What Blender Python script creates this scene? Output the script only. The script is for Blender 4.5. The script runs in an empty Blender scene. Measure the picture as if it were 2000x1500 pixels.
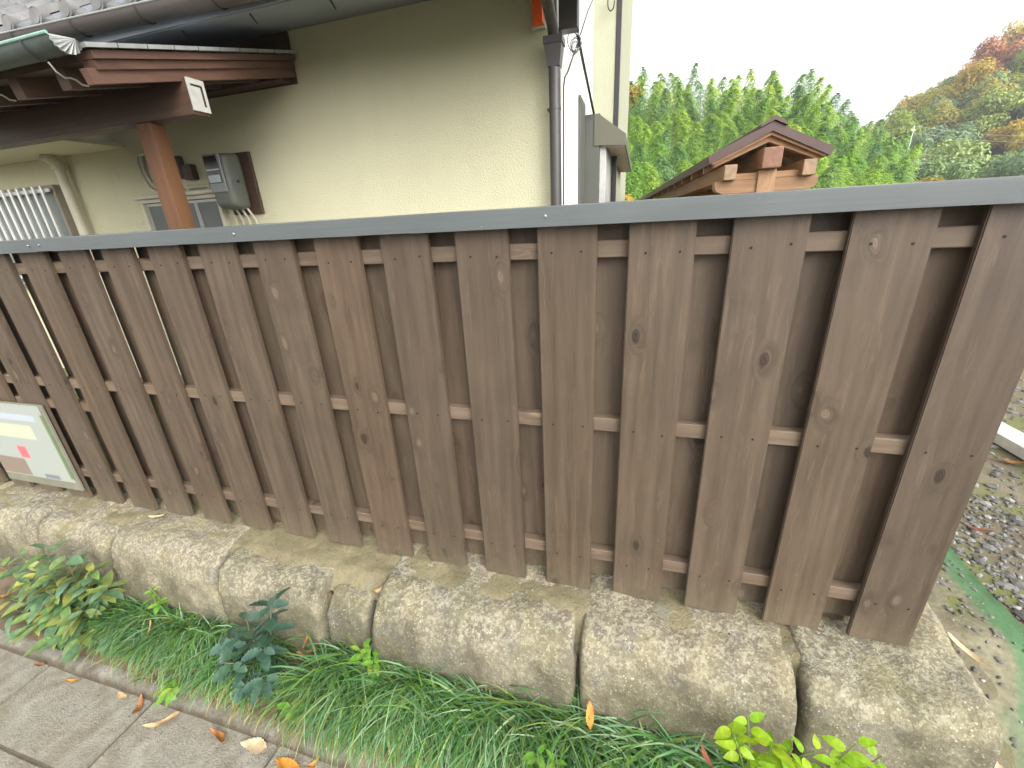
import bpy, bmesh, math, random
from math import sin, cos, pi, radians, sqrt, atan2, exp
from mathutils import Vector, Matrix, noise

sc = bpy.context.scene
COL = sc.collection
rnd = random.Random(11)

# ------------------------------------------------------------------ camera
F_PX = 821.5
YAW, PITCH, ROLL = radians(-16.889), radians(-21.416), radians(-3.225)
CAM = Vector((2.2612, -1.0257, 1.1080))
cd = bpy.data.cameras.new("camera"); cam = bpy.data.objects.new("camera", cd); COL.objects.link(cam)
_f = Vector((sin(YAW) * cos(PITCH), cos(YAW) * cos(PITCH), sin(PITCH)))
_r = Vector((cos(YAW), -sin(YAW), 0.0)); _u = _r.cross(_f)
_r2 = _r * cos(ROLL) + _u * sin(ROLL); _u2 = _r2.cross(_f)
cam.matrix_world = Matrix(((_r2.x, _u2.x, -_f.x, CAM.x), (_r2.y, _u2.y, -_f.y, CAM.y), (_r2.z, _u2.z, -_f.z, CAM.z), (0, 0, 0, 1)))
cd.sensor_fit = 'HORIZONTAL'; cd.sensor_width = 36.0; cd.lens = F_PX / 2000.0 * 36.0
cd.clip_start = 0.02; cd.clip_end = 3000.0
sc.camera = cam

# ------------------------------------------------------------------ light
SUN_EL, SUN_AZ = radians(36), atan2(0.70, -0.72)      # azimuth measured from +y towards +x
world = bpy.data.worlds.new("World"); sc.world = world; world.use_nodes = True
wn = world.node_tree.nodes; wl = world.node_tree.links; wn.clear()
wo = wn.new('ShaderNodeOutputWorld'); bg = wn.new('ShaderNodeBackground'); sky = wn.new('ShaderNodeTexSky')
hs = wn.new('ShaderNodeHueSaturation'); hs.inputs['Saturation'].default_value = 0.10
sky.sky_type = 'NISHITA'; sky.sun_disc = False; sky.sun_elevation = SUN_EL; sky.sun_rotation = SUN_AZ
sky.air_density = 1.0; sky.dust_density = 4.0; sky.ozone_density = 1.0
wl.new(sky.outputs[0], hs.inputs['Color']); wl.new(hs.outputs[0], bg.inputs['Color']); wl.new(bg.outputs[0], wo.inputs[0])
bg.inputs['Strength'].default_value = 0.15
sd = bpy.data.lights.new("sun", 'SUN'); sd.energy = 0.6; sd.angle = radians(70); sd.color = (1.0, 0.96, 0.90)
sun = bpy.data.objects.new("sun", sd); COL.objects.link(sun); sun.location = (6, -6, 12)
_d = Vector((sin(SUN_AZ) * cos(SUN_EL), cos(SUN_AZ) * cos(SUN_EL), sin(SUN_EL)))
sun.rotation_euler = _d.to_track_quat('Z', 'Y').to_euler()
sc.view_settings.view_transform = 'Standard'; sc.view_settings.look = 'None'
sc.view_settings.exposure = 1.55; sc.view_settings.gamma = 1.0; sc.view_settings.use_curve_mapping = False

# ------------------------------------------------------------------ node helpers
class N:
    def __init__(s, name):
        s.m = bpy.data.materials.new(name); s.m.use_nodes = True
        s.t = s.m.node_tree; s.t.nodes.clear()
        s.out = s.n('ShaderNodeOutputMaterial')
    def n(s, t, **kw):
        x = s.t.nodes.new(t)
        for k, v in kw.items(): setattr(x, k, v)
        return x
    def l(s, a, b): s.t.links.new(a, b)
    def put(s, sock, v):
        if hasattr(v, 'is_output') or isinstance(v, bpy.types.NodeSocket): s.l(v, sock)
        else: sock.default_value = v
    def coord(s, which='Object', scale=(1, 1, 1), rnd_off=False):
        c = s.n('ShaderNodeTexCoord'); v = c.outputs[which]
        if rnd_off:
            oi = s.n('ShaderNodeObjectInfo')
            mu = s.math('MULTIPLY', oi.outputs['Random'], 53.0)
            cb = s.n('ShaderNodeCombineXYZ'); s.l(mu, cb.inputs[0]); s.l(mu, cb.inputs[2])
            va = s.n('ShaderNodeVectorMath', operation='ADD'); s.l(v, va.inputs[0]); s.l(cb.outputs[0], va.inputs[1]); v = va.outputs[0]
        mp = s.n('ShaderNodeMapping'); mp.inputs['Scale'].default_value = scale
        s.l(v, mp.inputs['Vector']); return mp.outputs[0]
    def noise(s, vec, scale, detail=4, rough=0.55, dist=0.0, col=False):
        x = s.n('ShaderNodeTexNoise'); s.l(vec, x.inputs['Vector'])
        x.inputs['Scale'].default_value = scale; x.inputs['Detail'].default_value = detail
        x.inputs['Roughness'].default_value = rough; x.inputs['Distortion'].default_value = dist
        return x.outputs['Color' if col else 'Fac']
    def voro(s, vec, scale, feature='F1', out='Distance', rand=1.0):
        x = s.n('ShaderNodeTexVoronoi', feature=feature); s.l(vec, x.inputs['Vector'])
        x.inputs['Scale'].default_value = scale; x.inputs['Randomness'].default_value = rand
        return x.outputs[out]
    def math(s, op, a, b=0.0, clamp=False):
        x = s.n('ShaderNodeMath', operation=op, use_clamp=clamp); s.put(x.inputs[0], a); s.put(x.inputs[1], b); return x.outputs[0]
    def ramp(s, fac, stops, interp='LINEAR'):
        x = s.n('ShaderNodeValToRGB'); cr = x.color_ramp; cr.interpolation = interp
        while len(cr.elements) < len(stops): cr.elements.new(0.5)
        for e, (p, c) in zip(cr.elements, stops):
            e.position = p; e.color = (c, c, c, 1) if not isinstance(c, tuple) else (*c, 1)
        s.l(fac, x.inputs[0]); return x.outputs[0]
    def mix(s, fac, a, b, mode='MIX'):
        x = s.n('ShaderNodeMix', data_type='RGBA', blend_type=mode)
        s.put(x.inputs[0], fac)
        for k, v in ((6, a), (7, b)):
            if isinstance(v, tuple): x.inputs[k].default_value = (*v, 1)
            else: s.l(v, x.inputs[k])
        return x.outputs[2]
    def bump(s, h, strength=0.3, dist=0.005, nrm=None):
        x = s.n('ShaderNodeBump'); s.l(h, x.inputs['Height']); x.inputs['Strength'].default_value = strength; x.inputs['Distance'].default_value = dist
        if nrm is not None: s.l(nrm, x.inputs['Normal'])
        return x.outputs[0]
    def bsdf(s, col, rough=0.7, metal=0.0, bump=None, spec=0.5):
        b = s.n('ShaderNodeBsdfPrincipled')
        if isinstance(col, tuple): b.inputs['Base Color'].default_value = (*col, 1)
        else: s.l(col, b.inputs['Base Color'])
        s.put(b.inputs['Roughness'], rough); s.put(b.inputs['Metallic'], metal)
        b.inputs['Specular IOR Level'].default_value = spec
        if bump is not None: s.l(bump, b.inputs['Normal'])
        return b.outputs[0]
    def done(s, shader): s.l(shader, s.out.inputs['Surface']); return s.m

def mul(c, k): return tuple(x * k for x in c)

def plain(name, col, rough=0.6, metal=0.0, var=0.15, scale=12.0, bump=0.0, bscale=60.0, spec=0.5):
    n = N(name); v = n.coord('Object')
    f = n.noise(v, scale, 5)
    c = n.ramp(f, [(0.3, mul(col, 1 - var)), (0.7, mul(col, 1 + var))])
    bp = n.bump(n.noise(v, bscale, 4), bump, 0.003) if bump else None
    return n.done(n.bsdf(c, rough, metal, bp, spec))

def wood(name, dark, light, grain_axis='z', knots=True, rough=0.55, contrast=1.0, dust=0.0):
    """stained timber: long grain, knots the grain bends round, worn specks"""
    n = N(name)
    sc3 = {'z': (1, 1, 0.085), 'x': (0.085, 1, 1), 'y': (1, 0.085, 1)}[grain_axis]
    sck = {'z': (1, 0.02, 0.55), 'x': (0.42, 0.02, 1), 'y': (1, 0.42, 0.02)}[grain_axis]
    v = n.coord('Object', (1, 1, 1), True)
    mpk = n.n('ShaderNodeMapping'); mpk.inputs['Scale'].default_value = sck; n.l(v, mpk.inputs[0])
    wob = n.noise(v, 9, 2, col=True)
    vk = n.n('ShaderNodeVectorMath', operation='MULTIPLY_ADD'); n.l(wob, vk.inputs[0]); vk.inputs[1].default_value = (0.03, 0.03, 0.03); n.l(mpk.outputs[0], vk.inputs[2])
    kd0 = n.voro(vk.outputs[0], 11.0); kc = n.voro(vk.outputs[0], 11.0, out='Color')
    ks = n.n('ShaderNodeSeparateColor'); n.l(kc, ks.inputs[0])
    kd = n.math('ADD', kd0, n.math('MULTIPLY', n.math('GREATER_THAN', ks.outputs[0], 0.95), 2.0))    # about half the cells carry a knot
    kd = n.math('MULTIPLY', kd, n.math('ADD', n.math('MULTIPLY', ks.outputs[1], 1.1), 0.80))           # of different sizes
    knot = n.ramp(kd, [(0.0, 1.0), (0.12, 0.8), (0.3, 0.0)])
    mpg = n.n('ShaderNodeMapping'); mpg.inputs['Scale'].default_value = sc3; n.l(v, mpg.inputs[0])
    bend = n.n('ShaderNodeVectorMath', operation='MULTIPLY_ADD')
    if knots:
        n.l(knot, bend.inputs[0]); bend.inputs[1].default_value = (0.05, 0.05, 0.02); n.l(mpg.outputs[0], bend.inputs[2]); gv = bend.outputs[0]
    else: gv = mpg.outputs[0]
    g1 = n.noise(gv, 30, 5, 0.6, 0.5); g2 = n.noise(gv, 190, 3, 0.65); g3 = n.noise(v, 3.0, 4, 0.6)
    wv = n.n('ShaderNodeTexWave', wave_type='BANDS', bands_direction={'z': 'X', 'x': 'Z', 'y': 'X'}[grain_axis]); n.l(gv, wv.inputs['Vector'])
    wv.inputs['Scale'].default_value = 7; wv.inputs['Distortion'].default_value = 16; wv.inputs['Detail'].default_value = 3; wv.inputs['Detail Scale'].default_value = 0.9
    h = n.math('ADD', n.math('MULTIPLY', g1, 0.36), n.math('MULTIPLY', wv.outputs['Fac'], 0.10))
    h = n.math('ADD', h, n.math('MULTIPLY', g2, 0.20)); h = n.math('ADD', h, n.math('MULTIPLY', g3, 0.42))
    c = n.ramp(h, [(0.36 - 0.06 / contrast, dark), (0.70 + 0.06 / contrast, light)])
    vein = n.ramp(n.noise(gv, 55, 2, 0.5, 1.0), [(0.60, 0.0), (0.66, 0.45), (0.70, 0.0)]); c = n.mix(vein, c, mul(light, 1.12))
    rings = None
    if knots:
        rg = n.math('SINE', n.math('MULTIPLY', kd, 120.0))
        km = n.ramp(kd, [(0.04, 1.0), (0.085, 0.9), (0.13, 0.0)])
        rings = n.math('MULTIPLY', km, n.math('ADD', n.math('MULTIPLY', rg, 0.35), 0.5))
        edge = n.ramp(kd, [(0.075, 0.0), (0.10, 0.8), (0.125, 0.0)])
        lt = n.math('GREATER_THAN', ks.outputs[2], 0.5)
        c = n.mix(n.math('MULTIPLY', n.math('MULTIPLY', km, lt), 0.6), c, mul(light, 1.35))
        c = n.mix(n.math('MULTIPLY', n.math('MULTIPLY', km, n.math('SUBTRACT', 1.0, lt)), 0.8), c, mul(dark, 0.35))
        c = n.mix(n.math('MULTIPLY', edge, n.math('MULTIPLY', g1, 0.8)), c, mul(dark, 0.45))
        halo = n.ramp(kd, [(0.10, 0.0), (0.16, 0.45), (0.36, 0.0)]); c = n.mix(n.math('MULTIPLY', halo, n.ramp(g2, [(0.4, 0.0), (0.6, 1.0)])), c, mul(dark, 0.7))
    # reddish and greyish drift from board to board
    oi = n.n('ShaderNodeObjectInfo')
    tn = n.ramp(oi.outputs['Random'], [(0.0, (1.05, 0.98, 0.93)), (0.35, (0.90, 0.90, 0.90)), (0.65, (1.06, 1.06, 1.06)), (1.0, (0.97, 0.94, 0.89))])
    c = n.mix(1.0, c, tn, 'MULTIPLY')
    wst = n.ramp(n.noise(gv, 4.0, 3, 0.6), [(0.5, 0.0), (0.72, 0.35)]); c = n.mix(wst, c, mul(dark, 0.85))
    if dust:
        sp = n.ramp(n.noise(v, 230, 2, 0.7), [(0.70, 0.0), (0.76, 1.0)])
        # splash dust thins out with height above the wall
        sx = n.n('ShaderNodeSeparateXYZ'); tc = n.n('ShaderNodeTexCoord'); n.l(tc.outputs['Object'], sx.inputs[0])
        lo = n.ramp(sx.outputs[2], [(0.0, 1.0), (0.35, 0.12), (1.0, 0.06)])
        c = n.mix(n.math('MULTIPLY', n.math('MULTIPLY', sp, lo), dust), c, (0.42, 0.37, 0.27))
        lo2 = n.ramp(sx.outputs[2], [(0.0, 0.4), (0.12, 0.0)])
        c = n.mix(n.math('MULTIPLY', lo2, n.noise(v, 40, 4)), c, (0.22, 0.19, 0.12))
    hh = n.math('ADD', n.math('MULTIPLY', g2, 0.5), n.math('MULTIPLY', g1, 0.6))
    if rings is not None: hh = n.math('ADD', hh, n.math('MULTIPLY', rings, 0.8))
    rr = n.ramp(g1, [(0.3, rough - 0.08), (0.7, rough + 0.1)])
    return n.done(n.bsdf(c, rr, 0.0, n.bump(hh, 0.35, 0.0025), 0.4))

def foliage(name, cols, rough=0.5, trans=0.3, vein=False, obj_random=True, spec=0.4, attr=False):
    n = N(name)
    if attr:
        at = n.n('ShaderNodeAttribute', attribute_name='tint'); f = at.outputs['Fac']
    elif obj_random:
        oi = n.n('ShaderNodeObjectInfo'); f = oi.outputs['Random']
    k = len(cols) - 1
    c = n.ramp(f, [(i / k, col) for i, col in enumerate(cols)])
    v = n.coord('Object')
    nz = n.ramp(n.noise(v, 2.6 if not vein else 60, 3), [(0.3, 0.75), (0.7, 1.25)])
    c = n.mix(1.0, c, nz, 'MULTIPLY')
    d = n.bsdf(c, rough, 0.0, None, spec)
    tr = n.n('ShaderNodeBsdfTranslucent'); n.l(c, tr.inputs[0])
    mx = n.n('ShaderNodeMixShader'); mx.inputs[0].default_value = trans
    n.l(d, mx.inputs[1]); n.l(tr.outputs[0], mx.inputs[2])
    return n.done(mx.outputs[0])

# ------------------------------------------------------------------ mesh helpers
class MB:
    def __init__(s): s.v = []; s.f = []; s.mi = []; s.cur = 0
    def add(s, vs, fs):
        o = len(s.v); s.v += [tuple(v) for v in vs]
        for f in fs: s.f.append(tuple(i + o for i in f)); s.mi.append(s.cur)
    def box(s, x0, x1, y0, y1, z0, z1, bev=0.0, M=None):
        bm = bmesh.new(); bmesh.ops.create_cube(bm, size=1)
        for v in bm.verts: v.co = Vector(((x0 + x1) / 2 + v.co.x * (x1 - x0), (y0 + y1) / 2 + v.co.y * (y1 - y0), (z0 + z1) / 2 + v.co.z * (z1 - z0)))
        if bev: bmesh.ops.bevel(bm, geom=bm.edges[:], offset=bev, segments=2 if bev > 0.004 else 1, profile=0.6, affect='EDGES')
        s.bm(bm, M)
    def bm(s, bm, M=None):
        bm.verts.index_update()
        s.add([(M @ v.co if M else v.co) for v in bm.verts], [[v.index for v in f.verts] for f in bm.faces]); bm.free()
    def tube(s, pts, r, seg=10, caps=True, rend=None):
        pts = [Vector(p) for p in pts]; n = len(pts); vs = []; fs = []; prev = None
        for i, p in enumerate(pts):
            t = (pts[min(i + 1, n - 1)] - pts[max(i - 1, 0)]).normalized()
            a = prev if prev else (Vector((0, 0, 1)) if abs(t.z) < 0.9 else Vector((1, 0, 0)))
            u = (a - t * a.dot(t)).normalized(); prev = u; w = t.cross(u)
            rr = r if rend is None else r + (rend - r) * i / max(1, n - 1)
            for k in range(seg): vs.append(p + (u * cos(2 * pi * k / seg) + w * sin(2 * pi * k / seg)) * rr)
        for i in range(n - 1):
            for k in range(seg): fs.append((i * seg + k, i * seg + (k + 1) % seg, (i + 1) * seg + (k + 1) % seg, (i + 1) * seg + k))
        if caps: fs += [tuple(range(seg - 1, -1, -1)), tuple((n - 1) * seg + k for k in range(seg))]
        s.add(vs, fs)
    def prism(s, poly, axis, a, b):
        """extrude a 2D polygon; axis x: poly is (y,z), axis y: poly is (x,z), axis z: poly is (x,y)"""
        n = len(poly)
        mk = {'x': lambda p, t: (t, p[0], p[1]), 'y': lambda p, t: (p[0], t, p[1]), 'z': lambda p, t: (p[0], p[1], t)}[axis]
        vs = [mk(p, a) for p in poly] + [mk(p, b) for p in poly]
        fs = [tuple(range(n - 1, -1, -1)), tuple(range(n, 2 * n))] + [(i, (i + 1) % n, n + (i + 1) % n, n + i) for i in range(n)]
        s.add(vs, fs)
    def sheet(s, path, axis, a, b, th=0.0, n=1):
        """open strip of a 2D path extruded along an axis"""
        mk = {'x': lambda p, t: (t, p[0], p[1]), 'y': lambda p, t: (p[0], t, p[1])}[axis]
        m = len(path); vs = []; fs = []
        for j in range(n + 1):
            t = a + (b - a) * j / n; vs += [mk(p, t) for p in path]
        for j in range(n):
            for i in range(m - 1): fs.append((j * m + i, j * m + i + 1, (j + 1) * m + i + 1, (j + 1) * m + i))
        s.add(vs, fs)
    def mesh(s, name, mats, off=(0, 0, 0), smooth=35):
        me = bpy.data.meshes.new(name); o = Vector(off)
        me.from_pydata([tuple(Vector(v) - o) for v in s.v], [], s.f); me.update()
        bm = bmesh.new(); bm.from_mesh(me); bmesh.ops.recalc_face_normals(bm, faces=bm.faces[:]); bm.to_mesh(me); bm.free()
        for m in (mats if isinstance(mats, (list, tuple)) else [mats]): me.materials.append(m)
        if any(s.mi) and len(s.mi) == len(me.polygons): me.polygons.foreach_set('material_index', s.mi)
        if smooth:
            me.polygons.foreach_set('use_smooth', [True] * len(me.polygons)); me.set_sharp_from_angle(angle=radians(smooth))
        return me

ORG = {}
def link(o, parent=None):
    COL.objects.link(o)
    if parent is not None: o.parent = parent
    return o
def tag(o, label=None, cat=None, group=None, kind=None):
    if label: o['label'] = label
    if cat: o['category'] = cat
    if group: o['group'] = group
    if kind: o['kind'] = kind
    return o
def thing(name, label, cat, loc=(0, 0, 0), group=None, rz=0.0):
    o = bpy.data.objects.new(name, None); link(o); o.location = loc; o.rotation_euler[2] = rz; o.empty_display_size = 0.05
    ORG[o.name] = Vector(loc); return tag(o, label, cat, group)
def part(name, mb, mat, parent=None, kind=None, smooth=35, label=None, origin=None):
    """mesh object whose coordinates were written in world space"""
    o0 = ORG.get(parent.name, Vector((0, 0, 0))) if parent else Vector((0, 0, 0))
    og = Vector(origin) if origin is not None else o0
    me = mb.mesh(name, mat, og, smooth) if isinstance(mb, MB) else mb
    o = bpy.data.objects.new(name, me); link(o, parent); o.location = og - o0
    ORG[o.name] = og
    if kind: o['kind'] = kind
    if label: o['label'] = label
    return o
def inst(name, me, parent, loc, rot=None, scale=None, kind=None):
    o = bpy.data.objects.new(name, me); link(o, parent); o.location = loc
    if rot is not None: o.rotation_euler = rot
    if scale is not None: o.scale = scale
    if kind: o['kind'] = kind
    return o

# ------------------------------------------------------------------ materials
M_board = wood('brown stained board', (0.048, 0.0335, 0.0220), (0.120, 0.087, 0.060), 'z', True, 0.52, 1.0, 1.0)
M_rear = wood('brown stained rear board', (0.046, 0.032, 0.021), (0.122, 0.089, 0.060), 'z', True, 0.6, 1.2, 0.5)
M_rail = wood('weathered rail timber', (0.080, 0.056, 0.038), (0.185, 0.138, 0.098), 'x', True, 0.65, 1.3)
M_brown = wood('dark red brown house timber', (0.040, 0.022, 0.014), (0.09, 0.052, 0.034), 'x', False, 0.5)
M_verge = wood('red brown painted verge board', (0.070, 0.036, 0.025), (0.135, 0.073, 0.051), 'y', False, 0.5)
M_post = wood('orange brown post timber', (0.070, 0.031, 0.013), (0.155, 0.074, 0.032), 'z', False, 0.5)
M_gate = wood('new tan gate timber', (0.15, 0.078, 0.033), (0.315, 0.175, 0.083), 'y', False, 0.55)
M_gatex = wood('new tan gate cross timber', (0.15, 0.078, 0.033), (0.315, 0.175, 0.083), 'x', False, 0.55)
M_endgrain = plain('pale end grain', (0.25, 0.165, 0.10), 0.7, var=0.25, scale=30)
M_gateroof = plain('brown sheet roof', (0.062, 0.034, 0.028), 0.45, 0.2, 0.12, 6)
M_screw = plain('steel screw', (0.35, 0.35, 0.36), 0.35, 0.9, 0.1)
M_hole = plain('dark screw pit', (0.015, 0.012, 0.010), 0.9)
M_white = plain('white painted board', (0.62, 0.60, 0.54), 0.6, var=0.1, scale=25, bump=0.1)
M_plate = plain('aged white paint', (0.36, 0.355, 0.32), 0.6, var=0.1, scale=25, bump=0.1)
M_dark = plain('dark void timber', (0.018, 0.013, 0.011), 0.9)
M_soffit = plain('blue grey soffit', (0.20, 0.22, 0.262), 0.7, var=0.08, scale=4, bump=0.08, bscale=90)
M_gutter = plain('brown grey gutter', (0.080, 0.065, 0.060), 0.42, 0.0, 0.14, 14)
M_copper = plain('verdigris gutter', (0.072, 0.090, 0.079), 0.5, 0.2, 0.25, 20)
M_coppere = plain('pale verdigris edge', (0.26, 0.42, 0.36), 0.45, 0.2, 0.15, 30)
M_zinc = plain('pale metal flashing', (0.46, 0.47, 0.46), 0.35, 0.6, 0.15, 18)
M_meter = plain('grey green plastic casing', (0.105, 0.115, 0.095), 0.5, var=0.08, scale=9)
M_meterlid = plain('grey plastic window frame', (0.22, 0.23, 0.23), 0.4, var=0.05)
M_pipe = plain('brown grey downpipe', (0.060, 0.054, 0.050), 0.38, 0.0, 0.12, 10)
M_cream = plain('cream plastic pipe', (0.50, 0.47, 0.36), 0.5, var=0.08, scale=8)
M_sash = plain('silver window sash', (0.42, 0.41, 0.37), 0.4, 0.4, 0.08)
M_bar = plain('pale aluminium bar', (0.62, 0.62, 0.60), 0.35, 0.5, 0.05)
M_orange = plain('orange plastic', (0.80, 0.12, 0.012), 0.35, var=0.06)
M_black = plain('black cable', (0.018, 0.018, 0.02), 0.5)
M_greymetal = plain('grey coated sheet', (0.085, 0.088, 0.074), 0.5, 0.0, 0.08, 5)
M_hood = plain('grey green hood sheet', (0.105, 0.103, 0.072), 0.5, 0.0, 0.08, 5)
M_hoodu = plain('pale hood underside', (0.50, 0.42, 0.32), 0.6, var=0.1, scale=10)
M_steel = plain('stainless band', (0.5, 0.5, 0.5), 0.35, 0.9, 0.1)

def m_glass(name, col, rough):
    n = N(name); v = n.coord('Object'); c = n.ramp(n.noise(v, 5, 2), [(0.3, mul(col, 0.85)), (0.7, mul(col, 1.15))])
    return n.done(n.bsdf(c, rough, 0.0, n.bump(n.noise(v, 120, 2), 0.08, 0.002), 0.6))
M_frost = m_glass('frosted pane', (0.16, 0.18, 0.165), 0.25)
M_frostd = m_glass('dark frosted pane', (0.085, 0.095, 0.085), 0.3)
M_clear = m_glass('meter window', (0.02, 0.022, 0.025), 0.12)
M_paper = plain('meter dial card', (0.45, 0.50, 0.50), 0.5)

def m_cap():
    n = N('grey coated cap sheet'); v = n.coord('Object')
    f = n.noise(v, 3.0, 3); sx = n.n('ShaderNodeMapping'); sx.inputs['Scale'].default_value = (2, 60, 60); n.l(v, sx.inputs[0])
    st = n.noise(sx.outputs[0], 3, 3)
    c = n.ramp(n.math('ADD', n.math('MULTIPLY', f, 0.5), n.math('MULTIPLY', st, 0.5)), [(0.3, (0.078, 0.089, 0.091)), (0.7, (0.102, 0.115, 0.117))])
    sc_ = n.ramp(n.noise(v, 90, 2, 0.8), [(0.74, 0.0), (0.78, 1.0)])
    c = n.mix(n.math('MULTIPLY', sc_, 0.4), c, (0.4, 0.41, 0.4))
    return n.done(n.bsdf(c, n.ramp(f, [(0.3, 0.16), (0.7, 0.26)]), 0.0, n.bump(n.noise(v, 4, 2), 0.06, 0.01), 1.0))
M_cap = m_cap()

def m_stucco(name, a, b, bump=0.9, scale=210):
    n = N(name); v = n.coord('Object')
    big = n.noise(v, 1.1, 4); fine = n.noise(v, scale, 3, 0.6); mid = n.noise(v, scale * 0.35, 3, 0.5)
    c = n.ramp(n.math('ADD', n.math('MULTIPLY', big, 0.6), n.math('MULTIPLY', fine, 0.4)), [(0.3, a), (0.7, b)])
    mps = n.n('ShaderNodeMapping'); mps.inputs['Scale'].default_value = (1, 1, 0.06); n.l(v, mps.inputs[0])
    stk = n.ramp(n.noise(mps.outputs[0], 9, 4, 0.6), [(0.50, 0.0), (0.75, 0.07)]); c = n.mix(stk, c, mul(a, 0.6)); gri = n.ramp(n.noise(v, 2.6, 6, 0.7), [(0.52, 0.0), (0.75, 0.16)]); c = n.mix(gri, c, mul(a, 0.6))
    h = n.math('ADD', n.math('MULTIPLY', fine, 0.5), n.math('MULTIPLY', n.ramp(mid, [(0.42, 0.0), (0.62, 1.0)]), 0.7))
    return n.done(n.bsdf(c, 0.85, 0.0, n.bump(h, bump, 0.004), 0.25))
M_stucco = m_stucco('cream stucco', (0.50, 0.478, 0.322), (0.575, 0.552, 0.382), 0.55, 300)
M_stuccolit = m_stucco('lit side stucco', (0.70, 0.69, 0.62), (0.78, 0.77, 0.71), 0.4)  # brighter copy of the wall stucco, strong side light put into its colour

def m_stone():
    n = N('lichened granite'); v = n.coord('Object', (1, 1, 1), True)
    geo = n.n('ShaderNodeNewGeometry')
    big = n.noise(v, 6, 4, 0.6); mid = n.noise(v, 46, 5, 0.7); fine = n.noise(v, 210, 4, 0.75); rock = n.noise(v, 95, 3, 0.7)
    c = n.ramp(big, [(0.28, (0.13, 0.115, 0.087)), (0.5, (0.185, 0.166, 0.125)), (0.72, (0.245, 0.22, 0.165))])
    oi = n.n('ShaderNodeObjectInfo'); c = n.mix(1.0, c, n.ramp(oi.outputs['Random'], [(0.0, (0.90, 0.92, 0.96)), (0.5, (1.06, 1.02, 0.95)), (1.0, (0.97, 0.97, 0.90))]), 'MULTIPLY')
    gy = n.ramp(n.noise(v, 11, 3), [(0.52, 0.0), (0.68, 0.7)]); c = n.mix(gy, c, (0.155, 0.145, 0.135))
    # lichen weighted to upward faces, painting the tops brighter than the fronts
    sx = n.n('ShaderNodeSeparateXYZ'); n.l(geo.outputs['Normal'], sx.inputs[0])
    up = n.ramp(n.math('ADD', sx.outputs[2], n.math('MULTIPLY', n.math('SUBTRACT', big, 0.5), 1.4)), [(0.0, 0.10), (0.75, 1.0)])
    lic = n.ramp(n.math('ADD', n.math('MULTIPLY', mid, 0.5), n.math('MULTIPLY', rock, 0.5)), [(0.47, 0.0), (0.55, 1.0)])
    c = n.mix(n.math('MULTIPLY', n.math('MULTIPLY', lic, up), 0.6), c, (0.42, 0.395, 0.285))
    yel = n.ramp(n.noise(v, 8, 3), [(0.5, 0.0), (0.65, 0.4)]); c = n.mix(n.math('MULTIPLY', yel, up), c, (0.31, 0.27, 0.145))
    gre = n.ramp(n.noise(v, 5, 3), [(0.52, 0.0), (0.68, 0.35)]); c = n.mix(gre, c, (0.15, 0.15, 0.07))
    wsp = n.ramp(n.voro(v, 90), [(0.16, 1.0), (0.26, 0.0)]); wm = n.ramp(n.noise(v, 14, 3), [(0.46, 0.0), (0.60, 1.0)])
    c = n.mix(n.math('MULTIPLY', n.math('MULTIPLY', wsp, wm), 0.85), c, (0.50, 0.47, 0.37))
    wsp2 = n.ramp(rock, [(0.60, 0.0), (0.66, 1.0)]); c = n.mix(n.math('MULTIPLY', wsp2, 0.55), c, (0.42, 0.385, 0.275))
    dsp = n.ramp(fine, [(0.34, 1.0), (0.43, 0.0)]); c = n.mix(n.math('MULTIPLY', dsp, 0.5), c, (0.06, 0.052, 0.038))
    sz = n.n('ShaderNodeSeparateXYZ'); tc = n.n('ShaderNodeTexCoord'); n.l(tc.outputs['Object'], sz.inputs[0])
    moss_shade = n.ramp(n.math('ADD', sz.outputs[2], n.math('MULTIPLY', n.math('SUBTRACT', big, 0.5), 0.35)), [(0.20, 0.6), (0.42, 0.0)])  # mossy foot plus painted shade that darkens the fronts below the tops
    c = n.mix(moss_shade, c, n.ramp(mid, [(0.4, (0.075, 0.066, 0.045)), (0.6, (0.095, 0.098, 0.045))]))
    h = n.math('ADD', n.math('MULTIPLY', mid, 0.9), n.math('MULTIPLY', rock, 0.6)); h = n.math('ADD', h, n.math('MULTIPLY', fine, 0.35))
    return n.done(n.bsdf(c, 0.95, 0.0, n.bump(h, 0.95, 0.008), 0.15))
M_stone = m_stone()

def m_mortar():
    n = N('sandy mortar'); v = n.coord('Object')
    big = n.noise(v, 9, 5, 0.65); fine = n.noise(v, 150, 4, 0.75); mid = n.noise(v, 40, 4, 0.7)
    c = n.ramp(n.math('ADD', n.math('MULTIPLY', big, 0.6), n.math('MULTIPLY', mid, 0.4)), [(0.32, (0.14, 0.12, 0.07)), (0.68, (0.28, 0.245, 0.145))])
    gp = n.ramp(n.noise(v, 6.0, 4), [(0.58, 0.0), (0.68, 0.7)]); c = n.mix(gp, c, (0.27, 0.265, 0.225))
    dsp = n.ramp(fine, [(0.34, 1.0), (0.43, 0.0)]); c = n.mix(n.math('MULTIPLY', dsp, 0.6), c, (0.06, 0.05, 0.035))
    wp = n.ramp(fine, [(0.62, 0.0), (0.7, 0.6)]); c = n.mix(wp, c, (0.46, 0.42, 0.32))
    return n.done(n.bsdf(c, 0.95, 0.0, n.bump(n.math('ADD', n.math('MULTIPLY', mid, 0.9), fine), 0.9, 0.006), 0.15))
M_mortar = m_mortar()

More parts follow.
